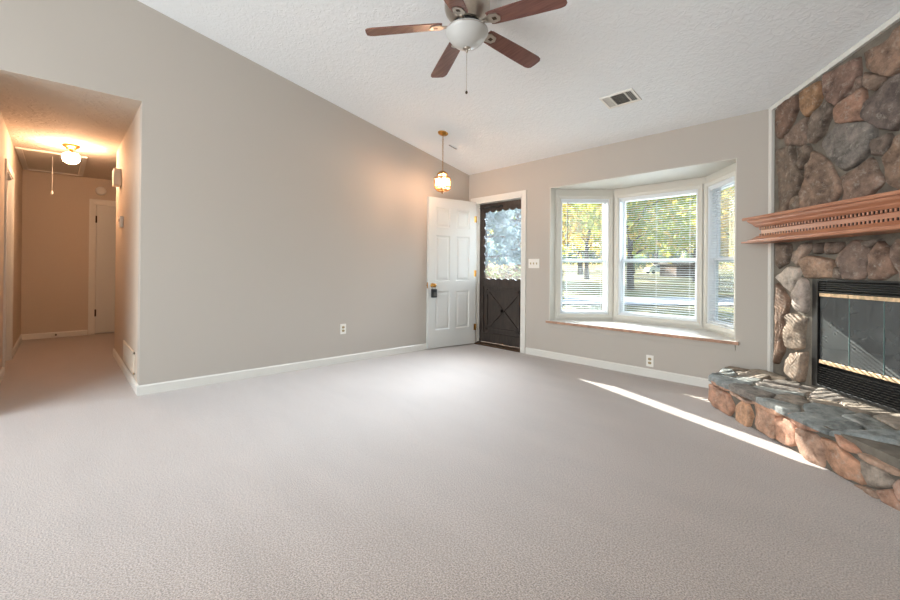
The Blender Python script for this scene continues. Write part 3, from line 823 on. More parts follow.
def wallbox(s0, s1, z0, z1a, z1b=None, d0=-.16, d1=0.0, m='mortar'):
    z1b = z1a if z1b is None else z1b
    mb.hexa([FP(s0, z0, d1), FP(s1, z0, d1), FP(s1, z0, d0), FP(s0, z0, d0), FP(s0, z1a, d1), FP(s1, z1b, d1), FP(s1, z1b, d0), FP(s0, z1a, d0)], m)


wallbox(0, FB0, 0, FC(0), FC(FB0)); wallbox(FB0, FB1, FZ1, FC(FB0), FC(FB1)); wallbox(FB1, SMAX, 0, FC(FB1), FC(SMAX)); wallbox(FB0, FB1, 0, FZ0)
fpart(mb, 'mortar_wall', 'mortar')

tw0 = .040
S = Stones(); Pface = lambda a, b, d: FP(a, b, d)
for i, (c_, poly) in enumerate(FACE):
    poly = clip(clip(poly, tw0 + .030, 0, -1, 0), 0, FC(0) - tw0 - .02, -(FC(1) - FC(0)), 1)
    S.stone(poly, Pface, sq(c_), .034 + .014 * rnd.random(), 1.5, i * .37)
PAL = [(118, 98, 84), (128, 98, 80), (112, 100, 92), (132, 110, 94), (146, 106, 82), (104, 92, 84), (138, 116, 98)]
b_ = [(1.13, 1.56), (SMAX - .03, 1.56), (SMAX - .03, FC(SMAX) - .06), (1.13, FC(1.13) - .06)]
for i, p in enumerate(voronoi(scatter(1.13, SMAX, 1.5, 2.95, .26, .25, rnd), b_, .03)): S.stone(p, Pface, sq(rnd.choice(PAL)), .035, 1, 50 + i)
b_ = [(1.13, 1.06), (SMAX - .03, 1.06), (SMAX - .03, 1.34), (1.13, 1.34)]
for i, p in enumerate(voronoi(scatter(1.13, SMAX, 1.02, 1.36, .2, .17, rnd), b_, .025)): S.stone(p, Pface, sq(rnd.choice(PAL)), .035, 1, 90 + i)
b_ = [(FB1 + .03, .25), (SMAX - .03, .25), (SMAX - .03, 1.05), (FB1 + .03, 1.05)]
for i, p in enumerate(voronoi(scatter(FB1, SMAX, .2, 1.08, .2, .2, rnd), b_, .025)): S.stone(p, Pface, sq(rnd.choice(PAL)), .035, 1, 130 + i)
fpart(S.mb, 'stone_facing', 'stone', label='brown and grey flat field stones set in mortar')

mb = MB(); tw = .040; td = .024                               # white trim up the left edge and along the rake
mb.hexa([FP(.016, .24, 0), FP(tw + .014, .24, 0), FP(tw + .014, .24, td), FP(.018, .24, td), FP(.016, FC(0) - .004, 0), FP(tw + .014, FC(tw) - .004, 0), FP(tw + .014, FC(tw) - .006, td), FP(.018, FC(0) - .006, td)])
mb.hexa([FP(.016, FC(0) - tw, .001), FP(SMAX, FC(SMAX) - tw, .001), FP(SMAX, FC(SMAX) - tw, td + .001), FP(.018, FC(.004) - tw, td + .001), FP(.016, FC(0) - .001, .001), FP(SMAX, FC(SMAX) - .001, .001), FP(SMAX, FC(SMAX) - .003, td + .001), FP(.018, FC(.004) - .003, td + .001)])
fpart(mb, 'edge_trim', 'white', label='white painted trim along the stone edge')

# hearth -------------------------------------------------
HD = .612; HZ_ = .195; HT = .243; hs0 = .235; hs1 = SMAX + .0
mb = MB()
# plan outline: left end runs square to the front wall
xl = -1.045
SF = K + WW - (HD - .03) * math.sqrt(2)
pl = [Vector((xl + .03, WW - .001, 0)), Vector((xl + .03, SF - xl - .03, 0)), Vector((RX - .002, SF - RX + .002, 0)), Vector((RX - .002, WW - (RX - K), 0)), FP(0.0, 0, 0)]
mb.prism(pl, (0, 0, .226), 'mortar')
hearth = fpart(mb, 'hearth', 'mortar', label='raised stone hearth with slate-grey top slabs')
S = Stones(); Pfront = lambda a, b, d: FP(a, b, HD - .03 + d)
HFRONT = [
    ((178,130,100), [(0.183, 0.038), (0.215, 0.168), (0.336, 0.155), (0.427, 0.152), (0.483, 0.081), (0.436, 0.008), (0.285, 0.007)]),
    ((194,144,102), [(0.534, 0.107), (0.601, 0.175), (0.635, 0.168), (0.689, 0.085), (0.648, 0.001), (0.539, 0.011)]),
    ((184,140,110), [(0.713, 0.168), (0.814, 0.181), (0.904, 0.176), (0.905, 0.026), (0.825, 0.021), (0.748, 0.021)]),
    ((182,132,100), [(0.925, 0.158), (1.036, 0.170), (1.091, 0.130), (1.060, 0.046), (0.997, 0.020), (0.931, 0.024)]),
    ((170,132,106), [(1.105, 0.144), (1.215, 0.153), (1.259, 0.118), (1.256, 0.000), (1.204, -0.002), (1.120, 0.024)]),
    ((176,128,94), [(1.268, 0.155), (1.374, 0.155), (1.484, 0.110), (1.499, 0.040), (1.406, 0.017), (1.344, 0.023)]),
    ((150,136,122), [(1.492, 0.134), (1.556, 0.153), (1.632, 0.117), (1.618, 0.089), (1.539, 0.048), (1.501, 0.086)]),
    ((162,120,94), [(1.593, 0.040), (1.635, 0.069), (1.665, 0.037), (1.678, -0.003), (1.607, 0.005)]),
    ((166,130,110), [(1.651, 0.101), (1.733, 0.193), (1.750, 0.088), (1.682, 0.051)]),
    ((150,120,98), [(1.451, -0.004), (1.531, 0.022), (1.576, 0.007), (1.556, -0.006), (1.478, -0.010)]),
]
for i, (c_, poly) in enumerate(HFRONT): S.stone(poly, Pfront, sq(c_), .026, 1.3, 200 + i, .015)
PALF = [(176, 130, 100), (188, 140, 104), (165, 125, 98), (150, 132, 116)]
Pside = lambda a, b, d: Vector((xl + .03 - d, a, b))
b_ = [(3.87, .01), (WW - .02, .01), (WW - .02, .19), (3.87, .19)]
for i, p in enumerate(voronoi(scatter(3.85, WW, -.02, .2, .19, .2, rnd), b_, .02)): S.stone(p, Pside, sq(rnd.choice(PALF)), .024, 1, 260 + i)
fpart(S.mb, 'front_stones', 'stone', hearth, label='orange-brown upright stones on the hearth front')
# cap slabs: voronoi cells in plan, thicker at the front edge
S = Stones(); Ptop = lambda a, b, d: FP(a, .214 + d, b)       # a along, b = distance out from the wall
rr = random.Random(11)
bnd = [(.0, .0), (SMAX - .02, .0), (SMAX - .02, .30), (1.345, HD + .012), (.222, HD + .012), (-.36, .03)]
bnd = [(.012, .012), (SMAX - .02, .012), (1.32, HD + .008), (.216, HD + .008), (-.190, .205)]
seeds = []
for row, (b0_, st_) in enumerate(((.10, .30), (.24, .34), (.38, .30), (.53, .25))):
    x = -.25 + .13 * (row % 2)
    while x < SMAX + .1: seeds.append((x + rr.uniform(-.06, .06), b0_ + rr.uniform(-.04, .04))); x += st_ * rr.uniform(.75, 1.2)
GREY = [(146, 150, 147), (136, 143, 143), (152, 152, 145), (128, 134, 133)]; TAN = [(158, 142, 124), (140, 128, 114), (172, 160, 142), (128, 120, 112)]
for i, p in enumerate(voronoi(seeds, bnd, .014)):
    my = sum(q[1] for q in p) / len(p)
    S.stone(p, Ptop, sq(rr.choice(GREY if my > .27 and rr.random() < .85 else TAN)), .026 + rr.uniform(-.004, .005), .45, 300 + i, .004)
fpart(S.mb, 'top_slabs', 'stone', hearth, label='slate-grey and tan irregular slabs on the hearth top')
# orange broken edge strips under the slabs
S = Stones()
EDGE = [
    ((190,138,108), [(0.222, 0.218), (0.433, 0.206), (0.433, 0.183), (0.256, 0.187)]),
    ((184,146,120), [(0.446, 0.202), (0.698, 0.184), (0.688, 0.167), (0.457, 0.175)]),
    ((192,140,104), [(0.688, 0.208), (0.963, 0.212), (0.972, 0.177), (0.832, 0.177), (0.707, 0.180)]),
    ((180,128,98), [(0.987, 0.226), (1.112, 0.215), (1.225, 0.204), (1.225, 0.182), (1.112, 0.162), (1.004, 0.189)]),
    ((176,124,92), [(1.340, 0.221), (1.467, 0.190), (1.488, 0.174), (1.434, 0.161), (1.365, 0.178)]),
    ((160,128,104), [(1.499, 0.184), (1.682, 0.177), (1.682, 0.155), (1.590, 0.152), (1.509, 0.164)]),
]
for i, (c_, poly) in enumerate(EDGE): S.stone(poly, lambda a, b, d: FP(a, b, HD - .02 + d), sq(c_), .026, 1.0, 400 + i, .004)
fpart(S.mb, 'edge_stones', 'stone', hearth, label='thin orange broken edges under the hearth slabs')

# mantel -------------------------------------------------
mantel = None
ZT, ZB = 1.532, 1.318
prof = [(0, ZT), (.222, ZT), (.226, ZT - .010), (.222, ZT - .022), (.200, ZT - .024), (.197, ZT - .034), (.190, ZT - .044), (.176, ZT - .054), (.170, ZT - .060), (.168, ZT - .068), (.158, ZT - .078), (.152, ZT - .083),
        (.140, ZT - .083), (.140, ZT - .103), (.130, ZT - .106), (.130, ZB + .078), (.140, ZB + .075), (.140, ZB + .058), (.152, ZB + .057), (.160, ZB + .048), (.172, ZB + .040), (.178, ZB + .034), (.196, ZB + .026), (.198, ZB + .016), (.226, ZB + .014), (.230, ZB + .006), (.226, ZB), (0, ZB)]
SE = SMAX - .02


def mantel_sweep(prof, m, name, parent=None, label=None):
    mb = MB(); D0 = .226; rings = [[], [], [], []]
    for d, z in prof:
        e = -.006 + (D0 - d)            # the end steps back as far as the front does
        rings[0].append(mb.bm.verts.new(FP(e, z, 0.0 if d > 0 else 0))); rings[1].append(mb.bm.verts.new(FP(e, z, max(d, 0)))); rings[2].append(mb.bm.verts.new(FP(SE - (D0 - d) * 0 - .0, z, d)))
    for r0, r1 in ((rings[0], rings[1]), (rings[1], rings[2])):
        for k in range(len(prof) - 1):
            mb.face([r0[k], r0[k + 1], r1[k + 1], r1[k]], m)
    for k in (0,):
        pass
    mb.face(rings[2], m)
    bmesh.ops.remove_doubles(mb.bm, verts=mb.bm.verts[:], dist=1e-6)
    return fpart(mb, name, m, parent, label=label)


mantel = mantel_sweep(prof[1:-1], 'mantelwood', 'mantel', label='orange-brown wooden mantel with crown moulding and two dentil rows')
mb = MB()
for (d_, zt_) in ((0, ZT), (0, ZB)):
    mb.hexa([FP(-.006, zt_ - .004 if zt_ == ZT else zt_ + .001, 0), FP(SE, zt_ - .004 if zt_ == ZT else zt_ + .001, 0), FP(SE, zt_ - .004 if zt_ == ZT else zt_ + .001, .222), FP(-.002, zt_ - .004 if zt_ == ZT else zt_ + .001, .222),
             FP(-.006, zt_ if zt_ == ZT else zt_ + .006, 0), FP(SE, zt_ if zt_ == ZT else zt_ + .006, 0), FP(SE, zt_ if zt_ == ZT else zt_ + .006, .222), FP(-.002, zt_ if zt_ == ZT else zt_ + .006, .222)])
fpart(mb, 'shelf_board', 'mantelwood', mantel)
for zc_ in (ZT - .094, ZB + .066):
    mb = MB(); s_ = .088
    while s_ < SE - .02:
        mb.box((0, 0, 0), (.0110, .0065, .0190)); vs = mb.bm.verts[-8:]
        for v in vs: v.co = FP(s_ + v.co.x, zc_ - .0095 + v.co.z, .1395 + v.co.y)
        s_ += .0275
    q = .03
    while q < .135:
        mb.box((0, 0, 0), (.0065, .0110, .0190)); vs = mb.bm.verts[-8:]
        for v in vs: v.co = FP(.0775 + v.co.x, zc_ - .0095 + v.co.z, q + v.co.y)
        q += .0275
    # blocks stand on a dark strip painted as the shade of their gaps
    fpart(mb, 'dentil_row', 'mantelwood', mantel)
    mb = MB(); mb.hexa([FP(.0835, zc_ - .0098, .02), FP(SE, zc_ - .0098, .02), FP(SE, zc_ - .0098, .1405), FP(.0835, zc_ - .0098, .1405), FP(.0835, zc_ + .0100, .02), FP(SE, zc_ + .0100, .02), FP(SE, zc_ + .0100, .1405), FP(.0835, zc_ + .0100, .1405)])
    fpart(mb, 'dentil_gap_shade', 'dark', mantel, label='dark strip painted as shade between the dentil blocks')

# firebox -------------------------------------------------
fb = bpy.data.objects.new('firebox', None); col.objects.link(fb); fb.parent = fire


def fbx(mb, s0, s1, z0, z1, d0, d1, m=None):
    mb.hexa([FP(s0, z0, d0), FP(s1, z0, d0), FP(s1, z0, d1), FP(s0, z0, d1), FP(s0, z1, d0), FP(s1, z1, d0), FP(s1, z1, d1), FP(s0, z1, d1)], m)


G0, G1 = .512, 1.45
mb = MB(); fbx(mb, FB0 - .004, G0 - .004, FZ0 - .008, FZ1 + .003, -.06, .012); fbx(mb, G1 + .004, FB1 + .004, FZ0 - .008, FZ1 + .003, -.06, .012); fbx(mb, FB0, FB1, FZ1 - .012, FZ1 + .003, -.06, .012); fbx(mb, FB0, FB1, FZ0 - .008, FZ0 + .014, -.06, .012)
fbx(mb, G0, G1, .932, .942, -.05, .010)
fpart(mb, 'metal_frame', 'shutter', fb, .002)
mb = MB()
for z_ in (.950, .965, .980, .995): mb.hexa([FP(G0 - .004, z_, -.02), FP(G1, z_, -.02), FP(G1, z_ + .004, .006), FP(G0 - .004, z_ + .004, .006), FP(G0 - .004, z_ + .004, -.02), FP(G1, z_ + .004, -.02), FP(G1, z_ + .011, .006), FP(G0 - .004, z_ + .011, .006)])
fpart(mb, 'upper_louver', 'shutter', fb)
mb = MB(); z_ = FZ0 + .02
while z_ < .405:
    mb.hexa([FP(G0 - .004, z_, -.022), FP(G1, z_, -.022), FP(G1, z_ + .003, .008), FP(G0 - .004, z_ + .003, .008), FP(G0 - .004, z_ + .003, -.022), FP(G1, z_ + .003, -.022), FP(G1, z_ + .008, .008), FP(G0 - .004, z_ + .008, .008)]); z_ += .0165
fpart(mb, 'lower_louver', 'shutter', fb)
for za, zb_ in ((FZ0, .43), (.93, FZ1)):
    mb = MB(); fbx(mb, FB0, FB1, za, zb_, -.07, -.05); fpart(mb, 'louver_backing', 'dark', fb)
mb = MB(); db = -.42                           # brick-lined box behind the glass

q0, q1 = FB0 + .2, FB1 - .2
fbx(mb, q0 - .03, q1 + .03, FZ0 + .02, FZ1, db - .04, db)
for (sa, sb) in ((FB0, q0), (FB1, q1)):
    sg = -1 if sa == FB0 else 1
    mb.hexa([FP(sa, FZ0 + .02, -.07), FP(sb, FZ0 + .02, db), FP(sb + sg * .03, FZ0 + .02, db), FP(sa + sg * .03, FZ0 + .02, -.07), FP(sa, FZ1 - .02, -.07), FP(sb, FZ1 - .02, db), FP(sb + sg * .03, FZ1 - .02, db), FP(sa + sg * .03, FZ1 - .02, -.07)])
for (za, zb_) in ((.30, .40), (.95, FZ1 - .02)):
    mb.hexa([FP(FB0, za, -.07), FP(FB1, za, -.07), FP(q1, za, db), FP(q0, za, db), FP(FB0, zb_, -.07), FP(FB1, zb_, -.07), FP(q1, zb_, db), FP(q0, zb_, db)])
fpart(mb, 'brick_lining', 'firebrick', fb)
pw = (G1 - G0) / 4
for k in range(4):
    a, b = G0 + k * pw, G0 + (k + 1) * pw
    mb = MB(); fbx(mb, a + .003, b - .003, .448, .905, -.006, -.001); gp = fpart(mb, 'glass_door', 'fireglass', fb, label='tall smoky glass fireplace door panel')
mb = MB()
for k in range(4):
    a, b = G0 + k * pw, G0 + (k + 1) * pw; fbx(mb, a + .001, b - .001, .905, .930, -.012, .006)
fpart(mb, 'upper_rail', 'brassrail', fb, .002, 'worn brass rail above the glass panels')
mb = MB()
for k in range(4):
    a, b = G0 + k * pw, G0 + (k + 1) * pw; fbx(mb, a + .001, b - .001, .422, .448, -.012, .006)
fpart(mb, 'lower_rail', 'brassrail', fb, .002, 'worn brass rail under the glass panels')
mb = MB()
for k in range(1, 4):
    a = G0 + k * pw; fbx(mb, a - .0022, a + .0022, .448, .905, -.009, .0015)
for s_ in (G0 + pw - .02, G0 + 3 * pw - .02): mb.lathe([(0, 0), (.009, .002), (.011, .012), (0, .02)], None, 12)
mb2 = MB()
for k in range(1, 4):
    a = G0 + k * pw; fbx(mb2, a - .0012, a + .0012, .448, .905, -.008, .0015)
mb.bm.free(); fpart(mb2, 'panel_edge_strip', 'edgeglass' if 'edgeglass' in M else 'sashwhite', fb, label='pale glass edge between door panels')

# ------------------------------------------------------------------ ceiling fan
fc = Vector((-1.957, 1.954, 2.690)); zcf = zceil(fc.y)
fan = empty('ceiling_fan', (fc.x, fc.y, zcf), 'five-blade cherry and nickel ceiling fan with white glass bowl', 'ceiling fan')
L0 = Vector((0, 0, fc.z - zcf))                                # blade plane in fan coordinates


def fnp(mb, name, m, parent=fan, bevel=0.0, label=None):
    o = mb.build(name, m, parent, bevel)
    if label: o['label'] = label
    return o


zt_ = -L0.z
mb = MB(); mb.lathe([(0, .02), (.085, .02), (.085, -.02), (.075, -.045), (.045, -.055), (0, -.055)], None, 32); fnp(mb, 'canopy', 'nickel')
z = L0.z
mb = MB(); mb.lathe([(0, -.05), (.05, -.052), (.10, z + .215), (.138, z + .185), (.150, z + .150), (.150, z + .105), (.140, z + .075), (.118, z + .045), (.10, z + .020), (.095, z + .012), (0, z + .012)], None, 40); fnp(mb, 'motor_housing', 'nickel')
mb = MB(); mb.lathe([(0, z + .012), (.088, z + .012), (.088, z - .004), (.06, z - .008), (.06, z - .022), (0, z - .022)], None, 32); fnp(mb, 'blade_flywheel', 'blackmetal')
mb = MB(); mb.lathe([(0, z - .020), (.070, z - .022), (.075, z - .036), (.138, z - .040), (.140, z - .048), (.0, z - .048)], None, 40); fnp(mb, 'light_fitter', 'nickel')
mb = MB(); mb.lathe([(.128, z - .030), (.137, z - .036), (.1395, z - .048), (.1385, z - .060), (.131, z - .068), (.122, z - .088), (.104, z - .112), (.080, z - .133), (.050, z - .148), (.024, z - .155), (0, z - .157)], None, 48); fnp(mb, 'glass_bowl', 'bowl', label='frosted white glass light bowl')
mb = MB(); mb.lathe([(0, z - .150), (.025, z - .152), (.027, z - .158), (.020, z - .163), (.010, z - .166), (.008, z - .178), (.004, z - .184), (0, z - .185)], None, 20); fnp(mb, 'finial', 'nickel')
mb = MB(); zb0 = z - .183
mb.tube([(0.0, 0, zb0), (0.0, 0, zb0 - .255)], .0014, None, 6)
k = 0.0
while k < .25: mb.lathe([(0, .0026), (.0026, 0), (0, -.0026)], None, 6, (0, 0, zb0 - k)); k += .009
fnp(mb, 'pull_chain', 'nickel')
mb = MB(); mb.lathe([(0, .010), (.006, .008), (.009, 0), (.006, -.009), (0, -.011)], None, 12, (0, 0, zb0 - .262)); fnp(mb, 'pull_knob', 'bronze')
ph = R(227.757); droop = math.atan2(.0636, .66)
for k in range(5):
    a = ph - k * R(72)
    B = Matrix.Translation(L0) @ Matrix.Rotation(a, 4, 'Z') @ Matrix.Rotation(droop, 4, 'Y')
    Bp = B @ Matrix.Rotation(R(-11), 4, 'X')
    mb = MB(); pts = []
    r0, r1 = .165, .665
    out = [(r0, -.050), (r0 + .02, -.056), (.30, -.061), (.45, -.066), (r1 - .045, -.069), (r1 - .015, -.062), (r1, -.045), (r1 + .003, 0), (r1, .045), (r1 - .015, .062), (r1 - .045, .069), (.45, .066), (.30, .061), (r0 + .02, .056), (r0, .050)]
    mb.prism([Vector((x, y, .0)) for x, y in out], (0, 0, .007)); mb.bm.transform(Bp)
    bl = fnp(mb, 'blade', 'blade', bevel=.002)
    mb = MB()
    outer = [(.07, -.020), (.13, -.016), (.165, -.026), (.185, -.040), (.235, -.030), (.25, 0), (.235, .030), (.185, .040), (.165, .026), (.13, .016), (.07, .020)]
    ov = [(x, y, -.007) for x, y in outer]
    mb.prism([Vector(p) for p in ov], (0, 0, .006), 'nickel'); mb.box((.195, -.012, -.0085), (.222, .012, -.0065), 'bronze')
    mb.tube([(.06, 0, -.002), (.10, 0, -.010), (.15, 0, -.004)], [.010, .009, .008], 'nickel', 8)
    mb.bm.transform(Bp); fnp(mb, 'blade_iron', 'nickel')

# ------------------------------------------------------------------ pendant lantern
pc = Vector((-3.715, 3.322, 0)); zpc = zceil(pc.y)
lan = empty('pendant_lantern', (pc.x, pc.y, zpc), 'lit brass and glass pendant lantern hanging on a chain by the entry', 'pendant lamp')
tiltm = Matrix.Rotation(-math.atan(SL), 4, 'X')
mb = MB(); mb.lathe([(0, .004), (.062, .004), (.062, -.006), (.050, -.018), (.018, -.028), (.008, -.034), (0, -.034)], None, 24); mb.bm.transform(tiltm); mb.build('canopy', 'brass', lan)
zl = 2.238 - zpc       # top of lantern
mb = MB(); zz = -.03; i = 0
while zz > zl + .012:
    X_ = Matrix.Translation((0, 0, zz - .010)) @ Matrix.Rotation(R(90) * (i % 2) + R(20), 4, 'Z')
    ring = [X_ @ Vector((.0075 * math.cos(t * math.pi / 5), 0, .0145 * math.sin(t * math.pi / 5))) for t in range(11)]
    mb.tube(ring, .0022, None, 5, caps=False); zz -= .0235; i += 1
mb.build('chain', 'lampbrass', lan)
NP = 6
mb = MB(); rot = R(11)


def hexring(r, z, n=NP): return [Vector((r * math.cos(rot + 2 * math.pi * k / n), r * math.sin(rot + 2 * math.pi * k / n), z)) for k in range(n)]


levels = [(.030, zl - .005), (.062, zl - .035), (.062, zl - .075), (.102, zl - .085), (.102, zl - .190), (.075, zl - .222), (.030, zl - .235)]
rings = [hexring(r, z) for r, z in levels]
for ring in rings:
    for k in range(NP): mb.tube([ring[k], ring[(k + 1) % NP]], .0068, None, 5)
for r0_, r1_ in zip(rings, rings[1:]):
    for k in range(NP): mb.tube([r0_[k], r1_[k]], .0068, None, 5)
for ra_, za_, rb_, zb_ in ((.030, zl - .007, .060, zl - .034), (.062, zl - .076, .101, zl - .086)):
    q0_, q1_ = hexring(ra_, za_), hexring(rb_, zb_)
    for k in range(NP): mb.prism([q0_[k], q0_[(k + 1) % NP], q1_[(k + 1) % NP], q1_[k]], (0, 0, -.0015))
mb.lathe([(0, zl + .012), (.010, zl + .008), (.018, zl), (.032, zl - .006), (.030, zl - .010), (0, zl - .010)], None, 12)
mb.lathe([(0, zl - .230), (.030, zl - .232), (.032, zl - .240), (.012, zl - .248), (.010, zl - .262), (0, zl - .268)], None, 12)
mb.build('brass_frame', 'lampbrass', lan)
mb = MB()
for li in (1, 3):
    (ra, za), (rb, zb2) = levels[li], levels[li + 1]; A_, B_ = hexring(ra - .001, za - .003), hexring(rb - .001, zb2 + .003)
    for k in range(NP): mb.face([mb.bm.verts.new(v) for v in (A_[k], A_[(k + 1) % NP], B_[(k + 1) % NP], B_[k])], 'lampglass')
mb.build('glass_panels', 'lampglass', lan)
mb = MB(); mb.lathe([(0, -.030), (.014, -.028), (.018, -.018), (.030, .004), (.033, .022), (.028, .040), (.014, .052), (0, .055)], None, 20, (0, 0, zl - .150)); mb.build('bulb', 'bulb', lan)

# ------------------------------------------------------------------ hall globe light
gc = Vector((-6.50, .088, 2.466))
gl = empty('globe_light', gc, 'glowing white globe ceiling light with brass base in the hallway', 'ceiling light')
mb = MB(); mb.lathe([(0, 0), (.082, 0), (.080, -.014), (.060, -.030), (.045, -.036), (.045, -.048), (0, -.048)], None, 28); mb.build('base', 'brass', gl)
mb = MB(); mb.lathe([(0, -.04), (.016, -.04), (.016, -.078), (.042, -.084), (.042, -.094), (0, -.094)], None, 20); mb.build('stem', 'brass', gl)
mb = MB(); mb.lathe([(.036, -.092), (.058, -.099), (.074, -.114), (.080, -.138), (.077, -.162), (.064, -.188), (.040, -.206), (0, -.213)], None, 28); mb.build('globe', 'globe', gl)

# attic hatch
mb = MB(); hx0, hx1, hy0, hy1 = -8.55, -7.05, HL + .012, .25; zz = 2.466
ah = empty('attic_hatch', ((hx0 + hx1) / 2, (hy0 + hy1) / 2, zz), 'white rectangular attic stair hatch in the hallway ceiling', 'attic hatch')
inva = Matrix.Translation(-ah.location); f = .055
mb.box((hx0, hy0, zz - .018), (hx1, hy0 + f, zz)); mb.box((hx0, hy1 - f, zz - .018), (hx1, hy1, zz)); mb.box((hx0, hy0 + f, zz - .018), (hx0 + f, hy1 - f, zz)); mb.box((hx1 - f, hy0 + f, zz - .018), (hx1, hy1 - f, zz))
mb.bm.transform(inva); mb.build('frame', 'white', ah, .003)
mb = MB(); mb.box((hx0 + f + .004, hy0 + f + .004, zz - .008), (hx1 - f - .004, hy1 - f - .004, zz - .001)); mb.bm.transform(inva); mb.build('panel', 'hallceil2' if 'hallceil2' in M else 'baywhite', ah)
mb = MB(); cx_, cy_ = -7.311, -.076
mb.tube([(cx_, cy_, zz - .008), (cx_, cy_, 2.02)], .0025, None, 6); mb.bm.transform(inva); mb.build('pull_cord', 'plastic', ah)
mb = MB(); mb.lathe([(0, .0), (.006, -.004), (.013, -.03), (.012, -.045), (0, -.05)], None, 12, (cx_, cy_, 2.03)); mb.bm.transform(inva); mb.build('cord_weight', 'plastic', ah)


def wall_plate(name, loc, ux, nn, w_, h_, label, cat, kind):
    """ux: unit vector along the wall, nn: out of the wall"""
    o = empty(name, loc, label, cat)
    ux = Vector(ux); nn = Vector(nn); zv = Vector((0, 0, 1))
    X_ = Matrix((ux, nn, zv)).transposed().to_4x4()
    mb = MB(); mb.box((-w_ / 2, 0, -h_ / 2), (w_ / 2, .006, h_ / 2)); mb.bm.transform(X_); mb.build('cover_plate', 'plastic', o, .002)
    if kind == 'outlet':
        for s_ in (-1, 1):
            mb = MB(); mb.prism([Vector((.017 * math.cos(t) * 1.0, .006, s_ * .0195 + max(-.013, min(.013, .017 * math.sin(t))))) for t in [k * math.pi / 10 for k in range(20)]], (0, .002, 0)); mb.bm.transform(X_); so_ = mb.build('socket', 'almond', o)
            mb = MB(); mb.box((-.008, .008, s_ * .0195 - .004), (-.006, .0085, s_ * .0195 + .005)); mb.box((.006, .008, s_ * .0195 - .004), (.008, .0085, s_ * .0195 + .005)); mb.bm.transform(X_); mb.build('slots', 'dark', so_)
    else:
        for k in range(kind):
            cx = (k - (kind - 1) / 2) * .046
            mb = MB(); mb.box((cx - .006, .006, -.013), (cx + .006, .0075, .013)); mb.bm.transform(X_); mb.build('switch_slot', 'almond', o)
            mb = MB(); mb.box((cx - .004, .0075, -.002), (cx + .004, .018, .008)); mb.bm.transform(X_); mb.build('toggle', 'almond', o)
    return o


wall_plate('wall_outlet', (LW, 2.38, .385), (0, -1, 0), (1, 0, 0), .072, .116, 'white wall outlet low on the long left wall', 'outlet', 'outlet')
wall_plate('wall_outlet', (-1.743, WW, .162), (1, 0, 0), (0, -1, 0), .072, .116, 'white wall outlet just above the baseboard under the bay window', 'outlet', 'outlet')
wall_plate('light_switch', (-3.18, WW, 1.160), (1, 0, 0), (0, -1, 0), .165, .118, 'white triple toggle switch plate between entry door and bay window', 'light switch', 3)


def ceiling_vent(c, lx, ly, label):
    o = empty('ceiling_vent', (c[0], c[1], zceil(c[1])), label, 'air vent')
    o.rotation_euler = (-math.atan(SL), 0, 0)
    return o


v1 = ceiling_vent((-1.725, 3.67), 0, 0, 'white rectangular three-way air register in the ceiling beyond the fan')
a, b = .150, .102
mb = MB(); f = .022; mb.box((-a, -b, -.010), (a, -b + f, 0)); mb.box((-a, b - f, -.010), (a, b, 0)); mb.box((-a, -b + f, -.010), (-a + f, b - f, 0)); mb.box((a - f, -b + f, -.010), (a, b - f, 0))
mb.box((-.070, -b + f, -.009), (-.058, b - f, -.001)); mb.box((.064, -b + f, -.009), (.076, b - f, -.001)); mb.build('frame', 'plastic', v1, .002)
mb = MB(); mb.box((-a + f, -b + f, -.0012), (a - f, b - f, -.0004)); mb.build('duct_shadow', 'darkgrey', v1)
mb = MB()
for k in range(9):
    y_ = -b + f + .008 + k * .0175; mb.hexa([Vector(p) for p in ((-.058, y_, -.009), (.064, y_, -.009), (.064, y_ + .001, -.009), (-.058, y_ + .001, -.009), (-.058, y_ + .012, -.001), (.064, y_ + .012, -.001), (.064, y_ + .013, -.001), (-.058, y_ + .013, -.001))], 'plastic')
for x_, sg in [(-.122 + k * .014, 1) for k in range(4)] + [(.084 + k * .014, -1) for k in range(4)]:
    mb.hexa([Vector(p) for p in ((x_, -b + f, -.009), (x_ + .001, -b + f, -.009), (x_ + .001, b - f, -.009), (x_, b - f, -.009), (x_ + sg * .008, -b + f, -.001), (x_ + sg * .008 + .001, -b + f, -.001), (x_ + sg * .008 + .001, b - f, -.001), (x_ + sg * .008, b - f, -.001))], 'plastic')
mb.build('louver', 'plastic', v1)
v2 = ceiling_vent((-3.915, 3.63), 0, 0, 'small square ceiling vent behind the pendant lantern chain')
mb = MB(); mb.box((-.055, -.075, -.008), (.055, .075, 0)); mb.build('cover', 'ceiling', v2, .003)
mb = MB(); mb.box((.036, -.065, -.0095), (.050, .065, -.0078)); mb.build('slot', 'bronze', v2)

# hall fixtures
o = empty('return_air_grille', (-5.03, HY, .22), 'white return-air grille low on the hallway right wall', 'air grille')
gx, gz = .41, .10
mb = MB(); mb.box((-gx, -.012, -gz), (gx, 0, -gz + .022)); mb.box((-gx, -.012, gz - .022), (gx, 0, gz)); mb.box((-gx, -.012, -gz), (-gx + .022, 0, gz)); mb.box((gx - .022, -.012, -gz), (gx, 0, gz)); mb.build('frame', 'grillepaint', o, .002)
mb = MB(); x_ = -gx + .035
while x_ < gx - .03: mb.box((x_, -.010, -gz + .02), (x_ + .012, -.003, gz - .02)); x_ += .024
mb.build('fins', 'grillepaint', o)
mb = MB(); mb.box((-gx + .01, -.002, -gz + .01), (gx - .01, -.0005, gz - .01)); mb.build('backing', 'darkgrey', o)
o = empty('door_chime', (-6.02, HY, 2.08), 'white box door chime high on the hallway right wall', 'door chime')
mb = MB(); mb.box((-.10, -.065, -.095), (.10, 0, .085)); mb.build('housing', 'plastic', o, .006)
mb = MB()
